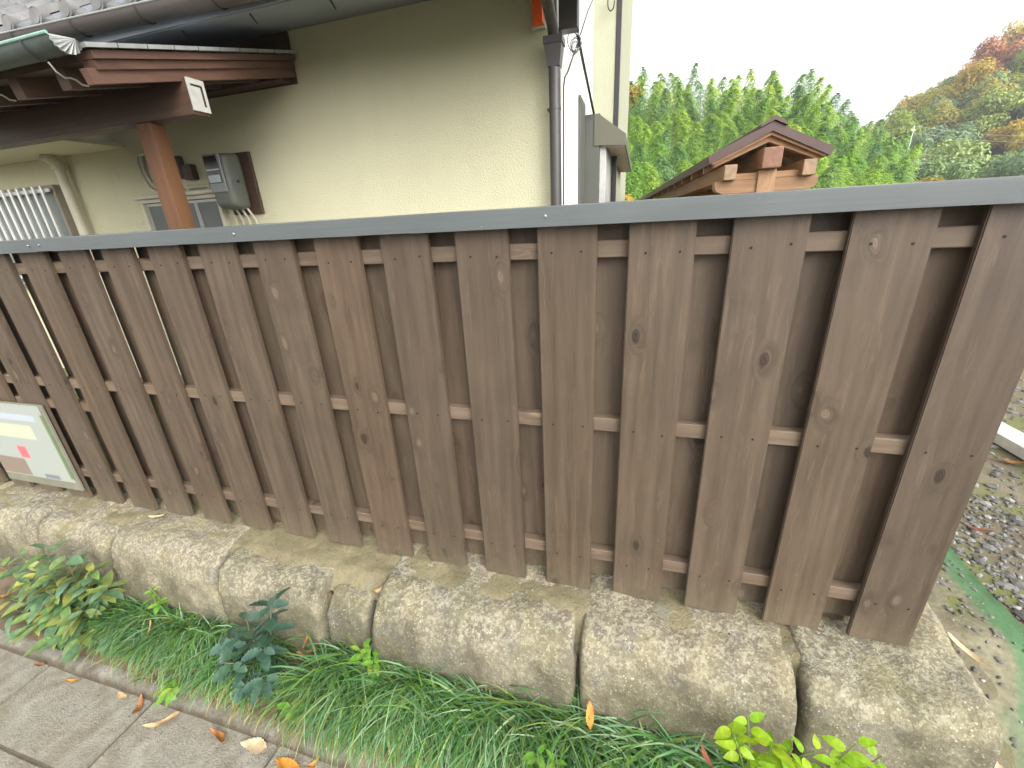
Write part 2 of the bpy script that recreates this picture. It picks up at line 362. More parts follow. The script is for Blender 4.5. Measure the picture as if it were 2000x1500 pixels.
def m_ground(name, cols, scale=5, fine=160, moss=None, bump=0.6, dirt=None):
    n = N(name); v = n.coord('Object')
    a = n.noise(v, scale, 6, 0.65); b = n.noise(v, fine, 3, 0.7)
    k = len(cols) - 1
    c = n.ramp(n.math('ADD', n.math('MULTIPLY', a, 0.7), n.math('MULTIPLY', b, 0.3)), [(0.32 + 0.36 * i / k, col) for i, col in enumerate(cols)])
    if moss:
        mm = n.ramp(n.noise(v, scale * 0.35, 4, 0.65), [(0.46, 0.0), (0.58, 0.85)]); c = n.mix(mm, c, moss)
    if dirt:
        dm = n.ramp(n.noise(v, scale * 0.6, 5, 0.7), [(0.45, 0.0), (0.68, 0.7)]); c = n.mix(dm, c, dirt)
    wsp = n.ramp(n.noise(v, fine * 1.6, 2, 0.7), [(0.66, 0.0), (0.72, 1.0)]); c = n.mix(n.math('MULTIPLY', wsp, 0.35), c, mul(cols[-1], 1.5))
    return n.done(n.bsdf(c, 0.93, 0.0, n.bump(n.math('ADD', b, a), bump, 0.005), 0.2))
M_slab = m_ground('paving slab concrete', [(0.19, 0.177, 0.142), (0.27, 0.254, 0.205), (0.36, 0.34, 0.28)], 16, 150, None, 1.3, (0.17, 0.14, 0.095))
M_bed = m_ground('dirty joint sand', [(0.10, 0.085, 0.06), (0.17, 0.145, 0.105)], 12, 200)
M_kerb = m_ground('dirty kerb concrete', [(0.10, 0.082, 0.055), (0.16, 0.135, 0.095), (0.25, 0.225, 0.17)], 12, 180, None, 0.9, (0.085, 0.068, 0.045))
def m_kerb():
    n = N('kerb concrete, dirty at the foot'); v = n.coord('Object'); a = n.noise(v, 14, 6, 0.65); b = n.noise(v, 180, 3, 0.7)
    c = n.ramp(n.math('ADD', n.math('MULTIPLY', a, 0.7), n.math('MULTIPLY', b, 0.3)), [(0.34, (0.14, 0.125, 0.095)), (0.66, (0.30, 0.285, 0.235))])
    sz = n.n('ShaderNodeSeparateXYZ'); n.l(v, sz.inputs[0])
    d = n.ramp(n.math('ADD', n.math('ADD', sz.outputs[2], 1.0), n.math('MULTIPLY', n.math('SUBTRACT', a, 0.5), 0.05)), [(0.560, 0.9), (0.592, 0.0)])
    c = n.mix(d, c, n.ramp(b, [(0.3, (0.055, 0.043, 0.028)), (0.7, (0.11, 0.088, 0.06))]))
    return n.done(n.bsdf(c, 0.95, 0.0, n.bump(n.math('ADD', a, b), 1.0, 0.006), 0.15))
M_kerb = m_kerb()
M_soil = m_ground('brown soil', [(0.075, 0.052, 0.033), (0.13, 0.095, 0.06), (0.20, 0.155, 0.10)], 14, 220, None, 1.0)
M_yard = m_ground('mossy earth', [(0.105, 0.088, 0.058), (0.16, 0.138, 0.093), (0.22, 0.192, 0.135)], 6, 170, (0.15, 0.165, 0.055), 0.8)
M_land = m_ground('land', [(0.07, 0.08, 0.04), (0.12, 0.12, 0.07)], 0.05, 1.0)
M_hill = m_ground('hill floor', [(0.03, 0.05, 0.018), (0.06, 0.085, 0.03)], 0.15, 2.0)
M_pebble = None

def m_pebble():
    n = N('gravel stone'); at = n.n('ShaderNodeAttribute', attribute_name='tint')
    c = n.ramp(at.outputs['Fac'], [(0.0, (0.07, 0.066, 0.062)), (0.4, (0.13, 0.124, 0.115)), (0.75, (0.21, 0.20, 0.182)), (1.0, (0.40, 0.385, 0.34))])
    v = n.coord('Object'); c = n.mix(1.0, c, n.ramp(n.noise(v, 90, 3), [(0.3, 0.75), (0.7, 1.2)]), 'MULTIPLY')
    return n.done(n.bsdf(c, 0.85))
M_pebble = m_pebble()

def m_net():
    n = N('green net cloth'); v = n.coord('Object')
    at = n.n('ShaderNodeAttribute', attribute_name='cover')
    d = n.ramp(n.math('ADD', at.outputs['Fac'], n.math('MULTIPLY', n.math('SUBTRACT', n.noise(v, 16, 5, 0.7), 0.5), 0.9)), [(0.10, 0.25), (0.62, 0.95)])
    w = n.n('ShaderNodeTexWave', wave_type='BANDS'); n.l(v, w.inputs['Vector']); w.inputs['Scale'].default_value = 120
    c = n.ramp(w.outputs['Fac'], [(0.2, (0.02, 0.10, 0.032)), (0.8, (0.04, 0.19, 0.062))])
    c = n.mix(d, c, n.ramp(n.noise(v, 60, 4), [(0.3, (0.12, 0.105, 0.06)), (0.7, (0.22, 0.19, 0.12))]))
    return n.done(n.bsdf(c, 0.75, 0.0, n.bump(n.noise(v, 150, 3), 0.5, 0.003)))
M_net = m_net()

def m_tile():
    n = N('silver grey roof tile'); v = n.coord('Object', rnd_off=True)
    c = n.ramp(n.noise(v, 10, 5, 0.6), [(0.3, (0.10, 0.10, 0.10)), (0.7, (0.20, 0.20, 0.195))])
    st = n.ramp(n.noise(v, 24, 3), [(0.56, 0.0), (0.7, 0.6)]); c = n.mix(st, c, (0.17, 0.135, 0.095))
    return n.done(n.bsdf(c, n.ramp(n.noise(v, 30, 3), [(0.3, 0.28), (0.7, 0.5)]), 0.1, n.bump(n.noise(v, 70, 3), 0.15, 0.003), 0.6))
M_tile = m_tile()

M_blade = foliage('mondo grass blade', [(0.38, 0.29, 0.15), (0.22, 0.23, 0.07), (0.15, 0.27, 0.045), (0.052, 0.15, 0.036), (0.08, 0.19, 0.07), (0.23, 0.33, 0.18)], 0.35, 0.2, False, False, 0.5, True)
M_shrub = foliage('pale oval leaf', [(0.17, 0.26, 0.07), (0.10, 0.20, 0.07), (0.14, 0.24, 0.14), (0.27, 0.31, 0.06), (0.12, 0.20, 0.11), (0.08, 0.15, 0.05), (0.34, 0.33, 0.07)], 0.4, 0.25, True)
M_holly = foliage('dark toothed leaf', [(0.030, 0.075, 0.042), (0.045, 0.10, 0.065), (0.065, 0.125, 0.09), (0.035, 0.085, 0.035)], 0.28, 0.1, True, spec=0.6)
M_lime = foliage('lime green leaf', [(0.22, 0.42, 0.02), (0.30, 0.50, 0.03), (0.38, 0.50, 0.03), (0.20, 0.38, 0.025)], 0.4, 0.4, True)
M_weed = foliage('weed leaf', [(0.12, 0.30, 0.04), (0.18, 0.36, 0.05), (0.25, 0.36, 0.05)], 0.45, 0.35, True)
M_stem = plain('brown green stem', (0.16, 0.14, 0.07), 0.7)
M_stemg = plain('green stem', (0.16, 0.25, 0.06), 0.6)
def m_dead(name, a, b, c3):
    n = N(name); v = n.coord('Object', rnd_off=True)
    c = n.ramp(n.noise(v, 35, 4, 0.6), [(0.25, a), (0.5, b), (0.75, c3)])
    sp = n.ramp(n.noise(v, 140, 3), [(0.62, 0.0), (0.70, 0.8)]); c = n.mix(sp, c, mul(a, 0.5))
    tr = n.n('ShaderNodeBsdfTranslucent'); n.l(c, tr.inputs[0]); mx = n.n('ShaderNodeMixShader'); mx.inputs[0].default_value = 0.15
    n.l(n.bsdf(c, 0.6, 0.0, n.bump(n.noise(v, 90, 2), 0.3, 0.002)), mx.inputs[1]); n.l(tr.outputs[0], mx.inputs[2])
    return n.done(mx.outputs[0])
M_dbrown = m_dead('brown dead leaf', (0.17, 0.055, 0.015), (0.30, 0.12, 0.035), (0.42, 0.20, 0.06))
M_dorange = m_dead('orange dead leaf', (0.36, 0.13, 0.02), (0.50, 0.22, 0.03), (0.58, 0.32, 0.07))
M_dtan = m_dead('tan dead leaf', (0.36, 0.20, 0.09), (0.52, 0.34, 0.17), (0.62, 0.46, 0.27))
M_dpale = m_dead('pale dead leaf', (0.48, 0.33, 0.18), (0.62, 0.49, 0.31), (0.72, 0.61, 0.44))
M_dred = m_dead('red dead leaf', (0.14, 0.035, 0.018), (0.25, 0.075, 0.035), (0.42, 0.27, 0.16))

M_bamboo = foliage('bamboo leaf', [(0.27, 0.47, 0.10), (0.44, 0.62, 0.10), (0.20, 0.36, 0.13), (0.52, 0.68, 0.12), (0.24, 0.40, 0.19), (0.36, 0.56, 0.11), (0.60, 0.70, 0.13)], 0.65, 0.5)
M_autumn = foliage('autumn crown leaf', [(0.42, 0.35, 0.05), (0.30, 0.36, 0.05), (0.55, 0.40, 0.035), (0.24, 0.33, 0.05), (0.36, 0.32, 0.08), (0.40, 0.42, 0.06), (0.50, 0.34, 0.04)], 0.7, 0.35)
M_red = foliage('russet crown leaf', [(0.42, 0.18, 0.09), (0.48, 0.24, 0.10), (0.38, 0.21, 0.10)], 0.6, 0.3)
M_ever = foliage('evergreen crown leaf', [(0.13, 0.23, 0.08), (0.22, 0.33, 0.09), (0.16, 0.25, 0.14), (0.30, 0.38, 0.08)], 0.5, 0.25)
M_gold = foliage('gold crown leaf', [(0.34, 0.24, 0.03), (0.42, 0.30, 0.03), (0.30, 0.27, 0.05)], 0.6, 0.35)
M_trunk = plain('tree bark', (0.11, 0.085, 0.065), 0.9, var=0.3, scale=3)
M_culm = plain('bamboo culm', (0.17, 0.22, 0.08), 0.5, var=0.2, scale=2)

# ================================================================== SETTING
def grid(name, xs, ys, h, mat, smooth=True, kind='structure'):
    vs = [(x, y, h(x, y)) for y in ys for x in xs]; nx = len(xs)
    fs = [(j * nx + i, j * nx + i + 1, (j + 1) * nx + i + 1, (j + 1) * nx + i) for j in range(len(ys) - 1) for i in range(nx - 1)]
    me = bpy.data.meshes.new(name); me.from_pydata(vs, [], fs); me.materials.append(mat)
    me.polygons.foreach_set('use_smooth', [True] * len(fs)); me.update()
    o = bpy.data.objects.new(name, me); link(o); o['kind'] = kind; return o
def lin(a, b, n): return [a + (b - a) * i / n for i in range(n + 1)]
def nz(x, y, z=0.0): return noise.noise(Vector((x, y, z)))

grid('ground', lin(-420, 420, 12), lin(-420, 420, 12), lambda x, y: -0.62, M_land)
# yard behind the fence with a ramp down to the pavement beside the corner stone
def yard_h(x, y):
    base = -0.06 + 0.012 * nz(x * 2.1, y * 2.1) + 0.005 * nz(x * 9, y * 9)
    if y < 0.12:
        k = min(1.0, max(0.0, (0.12 - y) / 0.62)); base = base * (1 - k) - 0.462 * k
    return base
xs = lin(-12, 2.9, 30) + lin(3.0, 5.6, 44) + lin(6.0, 16, 12)
ys = [0.13] + lin(0.2, 3.0, 40) + lin(3.4, 26, 24)
yard = grid('yard_ground', xs, ys, yard_h, M_yard)
grid('ramp_ground', lin(3.02, 16, 60), lin(-0.5, 0.13, 18), yard_h, M_yard)
# pavement: joint bed and separate slabs
bed = MB(); bed.box(-14, 16, -6, -0.435, -0.60, -0.4575); part('pavement', bed, M_bed, None, 'structure', smooth=0)
pav = bpy.data.objects['pavement']
slab_me = []
for wdt in (0.24, 0.56):
    mb = MB(); bm = bmesh.new(); bmesh.ops.create_cube(bm, size=1)
    for v in bm.verts: v.co = Vector((v.co.x * 0.553, v.co.y * (wdt - 0.007), v.co.z * 0.05))
    bmesh.ops.bevel(bm, geom=bm.edges[:], offset=0.004, segments=2, affect='EDGES'); mb.bm(bm)
    slab_me.append(mb.mesh('paving_slab', M_slab))
for r, (yc, w, off) in enumerate(((-0.553, 0, 0.095), (-0.955, 1, 0.255), (-1.52, 1, 0.095), (-2.085, 1, 0.255))):
    for i in range(-7, 10):
        x = off + 0.5625 * (i + 0.5)
        inst('paving_slab', slab_me[w], pav, (x, yc, -0.475 + rnd.uniform(-0.0022, 0.0022)), (rnd.uniform(-.003, .003), rnd.uniform(-.002, .002), rnd.uniform(-.002, .002)))
# kerb: low dirty concrete strip with a rounded, uneven lip
kb = MB(); n = 260; prof = [(-0.446, -0.470), (-0.440, -0.442), (-0.431, -0.424), (-0.418, -0.415), (-0.355, -0.407), (-0.33, -0.43)]
vs = []; fs = []; m = len(prof)
for i in range(n + 1):
    x = -5 + 8.1 * i / n
    for (y, z) in prof: vs.append((x, y + 0.006 * nz(x * 3, z * 40, 3) , z + 0.004 * nz(x * 7, y * 40, 1) + 0.004 * nz(x * 25, y * 60)))
for i in range(n):
    for k in range(m - 1): fs.append((i * m + k, i * m + k + 1, (i + 1) * m + k + 1, (i + 1) * m + k))
kb.add(vs, fs); part('kerb', kb, M_kerb, None, 'structure', smooth=60)
grid('planting_soil', lin(-5, 3.1, 400), lin(-0.40, -0.10, 20), lambda x, y: -0.405 + 0.10 * min(1, (y + 0.40) / 0.2) + 0.012 * nz(x * 7, y * 7) + 0.006 * nz(x * 30, y * 30), M_soil)

# ================================================================== STONE WALL
wall = thing('stone_wall', 'low retaining wall of rough lichened granite blocks under the fence', 'stone wall', (0, 0, -0.45))
def stone(x0, x1, ztop, yf, seed, lean0=0.0, lean1=0.0, r=0.085, nx=None, right_end=False, tilt=0.0):
    """rounded, noise-worn block; lean shifts an end joint with depth of the face"""
    nx = nx or max(12, int((x1 - x0) / 0.012)); ny, nzz = 22, 30
    bm = bmesh.new(); L = x1 - x0; y0, y1, z0, z1 = yf, 0.10 if not right_end else 0.18, -0.46, ztop
    bmesh.ops.create_cube(bm, size=2)
    def cuts(axis, n):
        es = [e for e in bm.edges if abs((e.verts[0].co - e.verts[1].co)[axis]) > 1.5]
        bmesh.ops.subdivide_edges(bm, edges=es, cuts=n - 1, use_grid_fill=True)
    bm.free(); V = []; Fc = []; idx = {}
    def vid(i, j, k):
        key = (i, j, k)
        if key not in idx: idx[key] = len(V); V.append(key)
        return idx[key]
    for i in range(nx):
        for j in range(ny):
            Fc.append((vid(i, j, nzz), vid(i + 1, j, nzz), vid(i + 1, j + 1, nzz), vid(i, j + 1, nzz)))
        for k in range(nzz):
            Fc.append((vid(i, 0, k), vid(i + 1, 0, k), vid(i + 1, 0, k + 1), vid(i, 0, k + 1)))
    for j in range(ny):
        for k in range(nzz):
            Fc.append((vid(0, j, k), vid(0, j, k + 1), vid(0, j + 1, k + 1), vid(0, j + 1, k)))
            Fc.append((vid(nx, j, k), vid(nx, j + 1, k), vid(nx, j + 1, k + 1), vid(nx, j, k + 1)))
    rng = random.Random(seed); re = 0.017; out = []
    amp = rng.uniform(0.85, 1.15)
    for (i, j, k) in V:
        p = Vector((x0 + L * i / nx, y0 + (y1 - y0) * j / ny, z0 + (z1 - z0) * k / nzz))
        # round the top front edge with r and the ends with re (rounded box mapping)
        c = Vector((min(max(p.x, x0 + re), x1 - re), max(p.y, y0 + r), min(p.z, z1 - r)))
        d = p - c
        if d.length > 1e-9:
            e = Vector((d.x / re, d.y / r, d.z / r)); mx = max(abs(e.x), abs(e.y), abs(e.z)); e = e / e.length * mx
            p = c + Vector((e.x * re, e.y * r, e.z * r))
        q = p * 1.0 + Vector((seed * 3.7, 0, 0))
        nn = 0.016 * amp * noise.noise(q * 5.5) + 0.008 * noise.noise(q * 15) + 0.0048 * noise.noise(q * 42) + 0.0025 * noise.noise(q * 95)
        dr = Vector((0.25 * d.x / re if abs(d.x) > 1e-9 else 0, d.y / r, d.z / r))
        dr = dr.normalized() if dr.length > 1e-6 else (Vector((0, -1, 0)) if j == 0 else Vector((0, 0, 1)))
        bul = -0.022 * exp(-((p.z + 0.22) / 0.12) ** 2) if j < ny // 2 else 0
        p = p + dr * nn + Vector((0, bul, 0))
        s = (p.x - x0) / L; dep = (-0.02 - p.y) + (-p.z) * 0.6
        p.x += dep * (lean0 * (1 - s) + lean1 * s)
        p.z += tilt * (s - 0.5)
        out.append(p)
    mb = MB(); mb.add(out, Fc)
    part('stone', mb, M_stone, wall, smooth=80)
specs = [(-2.10, -1.42, -0.012, -0.195, 1, 0, 0, 0.09), (-1.415, -0.80, -0.02, -0.20, 2, 0, 0, 0.08), (-0.795, -0.245, -0.010, -0.19, 3, 0, 0.12, 0.085),
         (-0.235, 0.208, -0.012, -0.195, 4, 0.12, 0.15, 0.09), (0.216, 0.805, -0.008, -0.205, 5, 0.15, 0.1, 0.095), (0.815, 1.278, -0.022, -0.21, 6, 0.1, 0.02, 0.085),
         (1.288, 1.462, -0.055, -0.195, 7, 0.02, 0.0, 0.075), (1.476, 2.147, -0.012, -0.215, 8, 0.0, 0.02, 0.125), (2.151, 2.721, -0.010, -0.205, 9, 0.02, -0.02, 0.11)]
for s in specs: stone(*s)
stone(2.722, 3.135, -0.012, -0.192, 10, -0.02, -0.10, 0.06, right_end=True)
# mortar bed and joints
def mort_h(x, y):
    e = 0.008 * nz(x * 4, y * 4, 5) + 0.006 * nz(x * 13, y * 13) + 0.004 * nz(x * 38, y * 38)
    return -0.013 + e - 0.9 * max(0.0, -0.085 - y + 0.02 * nz(x * 5, 2.2))
mg = MB(); xs = lin(-5, 2.74, 520); ys = lin(-0.145, 0.22, 26); nx = len(xs)
mg.add([(x, y, mort_h(x, y)) for y in ys for x in xs], [(j * nx + i, j * nx + i + 1, (j + 1) * nx + i + 1, (j + 1) * nx + i) for j in range(len(ys) - 1) for i in range(nx - 1)])
part('mortar_bed', mg, M_mortar, wall, smooth=80)
cw = MB(); cw.box(-5, 3.05, 0.0, 0.16, -0.5, -0.05); part('core', cw, M_mortar, wall, smooth=0)
for (xj, yj, zt) in ((-1.417, -0.15, -.06), (-0.797, -0.15, -.06), (-0.24, -0.15, -.05), (0.212, -0.15, -.05), (0.81, -0.16, -.06), (1.283, -0.16, -.075), (1.469, -0.14, -.14), (2.149, -0.165, -.11), (2.7215, -0.15, -.09)):
    mb = MB(); bm = bmesh.new(); bmesh.ops.create_grid(bm, x_segments=6, y_segments=40, size=0.5)
    for v in bm.verts:
        t = v.co.y + 0.5; v.co = Vector((xj + v.co.x * 0.06, yj + 0.016 * nz(v.co.x * 5, t * 16, xj) - 0.01 * (1 - t), -0.46 + (zt + 0.46) * t))
    mb.bm(bm); part('joint_fill', mb, M_soil, wall, smooth=80)
for (x, ya, za, zb, w) in ((2.149, -0.155, -0.30, -0.012, 0.03), (2.72, -0.06, -0.1, -0.006, 0.02), (1.47, -0.125, -0.32, -0.09, 0.014)):
    mb = MB(); bm = bmesh.new(); bmesh.ops.create_grid(bm, x_segments=8, y_segments=26, size=0.5)
    for v in bm.verts:
        t = v.co.y + 0.5; z = za + (zb - za) * t; wob = 0.006 * nz(t * 9, x)
        y = ya + 0.13 * max(0, (t - 0.72) / 0.28) ** 1.3 + 0.006 * nz(v.co.x * 9, t * 14, x) + 0.5 * abs(v.co.x) * 0.03
        v.co = Vector((x + wob + v.co.x * w * (0.7 + 0.6 * t), y, z))
    mb.bm(bm); part('mortar_joint', mb, M_mortar, wall, smooth=80)

# ================================================================== FENCE
S = 0.21
fence = thing('board_fence', 'brown board-on-board timber fence with a grey metal cap on the stone wall', 'fence', (0, 0, 0))
dev = [.003, -.002, 0, .001, -.003, -.006, -.005, -.004, -.002, .001, .003, .004, .004, .004, -.002]
BW, BT, BH = 0.1395, 0.015, 1.112
def board_mesh(name, w, t, h, mat, seed):
    mb = MB(); bm = bmesh.new(); bmesh.ops.create_cube(bm, size=1)
    for v in bm.verts: v.co = Vector((v.co.x * w, v.co.y * t, (v.co.z + 0.5) * h))
    bmesh.ops.bevel(bm, geom=[e for e in bm.edges if abs((e.verts[0].co - e.verts[1].co).z) > 0.5], offset=0.0022, segments=2, affect='EDGES')
    mb.bm(bm); return mb.mesh(name, mat, smooth=50)
bme = board_mesh('board', BW, BT, BH, M_board, 1)
def screws_mesh(r, name):
    mb = MB()
    for z in (0.125, 0.577, 1.032):
        for sx in (-0.036, 0.036):
            x = sx + rnd.uniform(-.006, .006); zz = z + rnd.uniform(-.004, .004); pts = [(x + r * cos(k * pi / 4), -BT / 2 - 0.0006, zz + r * sin(k * pi / 4)) for k in range(8)]
            back = [(p[0], -BT / 2 + 0.002, p[2]) for p in pts]
            mb.add(pts + back, [tuple(range(8))] + [(k, (k + 1) % 8, 8 + (k + 1) % 8, 8 + k) for k in range(8)])
    return mb.mesh(name, M_hole, smooth=0)
sme = [screws_mesh(0.0030, 'screw_heads') for _ in range(4)]
for i in range(-9, 15):
    d = dev[i] if 0 <= i < 15 else rnd.uniform(-.003, .003)
    b = inst('board', bme, fence, (i * S + d * S, BT / 2 + rnd.uniform(-.0008, .0008), -0.003 + rnd.uniform(-0.004, 0.004) - (0.001 if i > 6 else 0)), (rnd.uniform(-.002, .002), rnd.uniform(-.0012, .0012), rnd.uniform(-.012, .012)))
    b.scale = (1 + rnd.uniform(-.006, .006), 1, 1)
    s = inst('screw_heads', sme[i % 4], b, (0, 0, 0)); s['kind'] = 'stuff'
rme = board_mesh('rear_board', 0.142, 0.013, 1.10, M_rear, 2)
for i in range(-9, 14):
    sh = {-1: -.042, 0: -0.021, 1: -0.028, 2: -0.0145, 3: -0.0105, 4: -0.007, 5: -.006}.get(i, rnd.uniform(-.006, .006) if i > 0 else -.05)
    if i == 13: sh = -0.006
    inst('rear_board', rme, fence, (i * S + S / 2 + sh, 0.0525, 0.014 + rnd.uniform(-.006, .006)), (rnd.uniform(-.002, .002), rnd.uniform(-.002, .002), rnd.uniform(-.01, .01)))
for (z0, z1, xa, xb) in ((1.012, 1.051, -2.1, 2.93), (0.557, 0.596, -2.1, 2.93), (0.105, 0.144, -2.1, 2.93), (0.453, 0.492, -2.1, 0.215)):
    mb = MB(); mb.box(xa, xb, 0.0155, 0.0455, z0, z1, 0.002); part('rail', mb, M_rail, fence, origin=((xa + xb) / 2, 0.03, (z0 + z1) / 2))
for x in (-1.9, -0.45, 0.92, 1.95, 2.845):
    mb = MB(); mb.box(x - 0.04, x + 0.04, 0.0605, 0.14, -0.05, 1.07, 0.003); part('post', mb, M_rear, fence, origin=(x, 0.1, 0))
# metal cap in lengths, slightly wavy hem
def cap_len(xa, xb, lift):
    mb = MB(); n = max(8, int((xb - xa) / 0.02)); vs = []; fs = []
    prof = [(-0.0265, 1.0875), (-0.0305, 1.0862), (-0.031, 1.127), (-0.0288, 1.1285), (0.05, 1.1315), (0.125, 1.127), (0.1265, 1.09)]
    for i in range(n + 1):
        x = xa + (xb - xa) * i / n; w = 0.0011 * nz(x * 3.1, 7.7) + (0.0009 if nz(x * 2.3, 1.1) > 0.1 else 0.0)
        for k, (y, z) in enumerate(prof): vs.append((x, y - lift + 0.0006 * nz(x * 2, k), z + lift + (w if k < 2 else 0.0005 * nz(x * 2.5, 3))))
    m = len(prof)
    for i in range(n):
        for k in range(m - 1): fs.append((i * m + k, i * m + k + 1, (i + 1) * m + k + 1, (i + 1) * m + k))
    mb.add(vs, fs); return part('cap_sheet', mb, M_cap, fence, smooth=30)
caps = [cap_len(-2.1, 0.318, 0.0), cap_len(0.309, 2.975, 0.0012)]
for ci, (x, z) in enumerate(((0.283, 1.1085), (0.338, 1.1085), (1.170, 1.109), (2.059, 1.1095), (-0.6, 1.109), (2.94, 1.109))):
    mb = MB(); bm = bmesh.new(); bmesh.ops.create_uvsphere(bm, u_segments=10, v_segments=6, radius=0.0032)
    for v in bm.verts: v.co = Vector((v.co.x, v.co.y * 0.7, v.co.z)) + Vector((x, -0.0335, z))
    mb.bm(bm)
    mb.tube([(x, -0.0330, z), (x, -0.0316, z)], 0.0044, 12); part('cap_screw', mb, M_screw, caps[0 if x < 0.31 else 1])

# notice hung low on the fence at the left; its print is unreadable
sgn = thing('notice_board', 'pale notice with a red patch hung low on the left end of the fence', 'sign', (-0.3, -0.012, 0.04))
mb = MB(); mb.box(-0.66, -0.134, -0.016, -0.006, 0.046, 0.478, 0.001); part('backing', mb, plain('olive grey backing', (0.17, 0.165, 0.12), 0.6), sgn)
nu, nv = 64, 50; mb = MB()
mb.add([(-0.655 + 0.505 * i / nu, -0.0172, 0.088 + 0.386 * j / nv) for j in range(nv + 1) for i in range(nu + 1)],
       [(j * (nu + 1) + i, j * (nu + 1) + i + 1, (j + 1) * (nu + 1) + i + 1, (j + 1) * (nu + 1) + i) for j in range(nv) for i in range(nu)])
npm = N('soft notice print'); ca = npm.n('ShaderNodeAttribute', attribute_name='ink'); M_print = npm.done(npm.bsdf(ca.outputs['Color'], 0.5))
me = mb.mesh('print', M_print, ORG[sgn.name], 0); ink = me.color_attributes.new('ink', 'FLOAT_COLOR', 'POINT')
for v, c in zip(me.vertices, ink.data):
    u, w = (v.co.x + ORG[sgn.name].x + 0.655) / 0.505, (v.co.z + ORG[sgn.name].z - 0.088) / 0.386
    col = Vector((0.30, 0.325, 0.29))
    for tc, u0, u1, w0, w1 in (((0.42, 0.46, 0.32), 0.18, 0.76, 0.56, 0.74), ((0.36, 0.40, 0.44), 0.18, 0.86, 0.80, 0.86), ((0.12, 0.17, 0.07), 0.955, 1.0, 0.05, 0.9),
                               ((0.20, 0.155, 0.12), 0.0, 0.42, 0.0, 0.26), ((0.55, 0.12, 0.14), 0.40, 0.52, 0.27, 0.44), ((0.16, 0.165, 0.19), 0.60, 0.80, 0.0, 0.07)):
        if u0 <= u <= u1 and w0 <= w <= w1: col = Vector(tc)
    c.color = (*col, 1)
o = bpy.data.objects.new('print', me); link(o, sgn)

# ================================================================== HOUSE
WY = 1.6; XC = 1.78
house = thing('house', 'cream stucco house with grey tiled eaves behind the fence', 'house', (0, WY, -0.06))
mb = MB(); mb.box(-7, XC, WY, WY + 0.14, -0.5, 2.235); part('front_wall', mb, M_stucco, house, smooth=0)
mb = MB(); mb.box(XC - 0.14, XC - 0.001, WY + 0.142, 3.7, -0.5, 4.3); part('side_wall', mb, M_stuccolit, house, smooth=0)
mb = MB(); mb.box(XC - 0.3, 1.975, 3.702, 8, -0.5, 4.6); part('back_wing', mb, m_stucco('grey cream stucco', (0.33, 0.335, 0.24), (0.38, 0.385, 0.28), 0.4, 300), house, smooth=0)
mb = MB(); mb.box(1.977, 2.02, 3.69, 3.76, -0.4, 4.6, 0.004); part('corner_trim', mb, M_black, house)
# main eave: soffit, gutter, tiles
EY, EZ = 0.985, 2.055
mb = MB(); mb.prism([(EY, EZ), (WY + 0.1, 2.238), (WY + 0.1, 2.268), (EY, EZ + 0.045)], 'x', -7, 2.15); part('eave_soffit', mb, M_soffit, house, smooth=0)
mb = MB(); mb.prism([(WY - 0.012, 1.949), (WY - 0.002, 1.949), (WY - 0.002, 2.209), (WY - 0.012, 2.209)], 'x', -7, 0.2); part('wall_panel', mb, M_brown, house, smooth=0)
mb = MB(); mb.box(-7, 1.95, EY - 0.014, EY - 0.001, 2.058, 2.215); part('eave_fascia', mb, M_soffit, house, smooth=0)
def half_gutter(xa, xb, y, z, r, sag, th=0.003):
    prof = [(y + (r) * cos(a), z + r * sin(a)) for a in lin(-pi, 0, 10)] + [(y + (r - th) * cos(a), z + (r - th) * sin(a)) for a in lin(0, -pi, 10)]
    m = len(prof); vs = []; fs = []; n = 40
    for i in range(n + 1):
        x = xa + (xb - xa) * i / n; vs += [(x, p[0], p[1] + sag * i / n) for p in prof]
    for i in range(n):
        for k in range(m): fs.append((i * m + k, i * m + (k + 1) % m, (i + 1) * m + (k + 1) % m, (i + 1) * m + k))
    fs += [tuple(range(m)), tuple(n * m + k for k in range(m - 1, -1, -1))]
    return vs, fs
GX0, GX1, GY, GZ, GS = -7.0, 2.05, 0.935, 2.122 + 0.15, -0.24
def gz(x): return 2.1245 - 0.0246 * (x - 0.0)
GZ0, GSAG = gz(GX0), gz(GX1) - gz(GX0)
mb = MB(); mb.add(*half_gutter(GX0, GX1, GY, GZ0, 0.05, GSAG)); gut = part('gutter', mb, M_gutter, house)
mb = MB(); mb.tube([(GX0, GY - 0.05, GZ0 + 0.002), (GX1, GY - 0.05, GZ0 + 0.002 + GSAG)], 0.0045, 8); part('gutter_bead', mb, M_zinc, gut)
for k in range(-14, 5):
    x = -0.05 + 0.44 * k
    mb = MB(); mb.tube([(x, GY + 0.053 * cos(a), gz(x) + 0.053 * sin(a)) for a in lin(-pi, 0.0, 12)], 0.0042, 6); part('gutter_hoop', mb, M_black, gut)
    if k % 1 == 0:
        mb = MB(); mb.tube([(x + 0.06, GY + 0.048, gz(x) - 0.02), (x + 0.062, GY + 0.10, gz(x) - 0.045), (x + 0.064, GY + 0.135, gz(x) - 0.075)], 0.006, 6, rend=0.003); part('gutter_bracket', mb, M_black, gut)
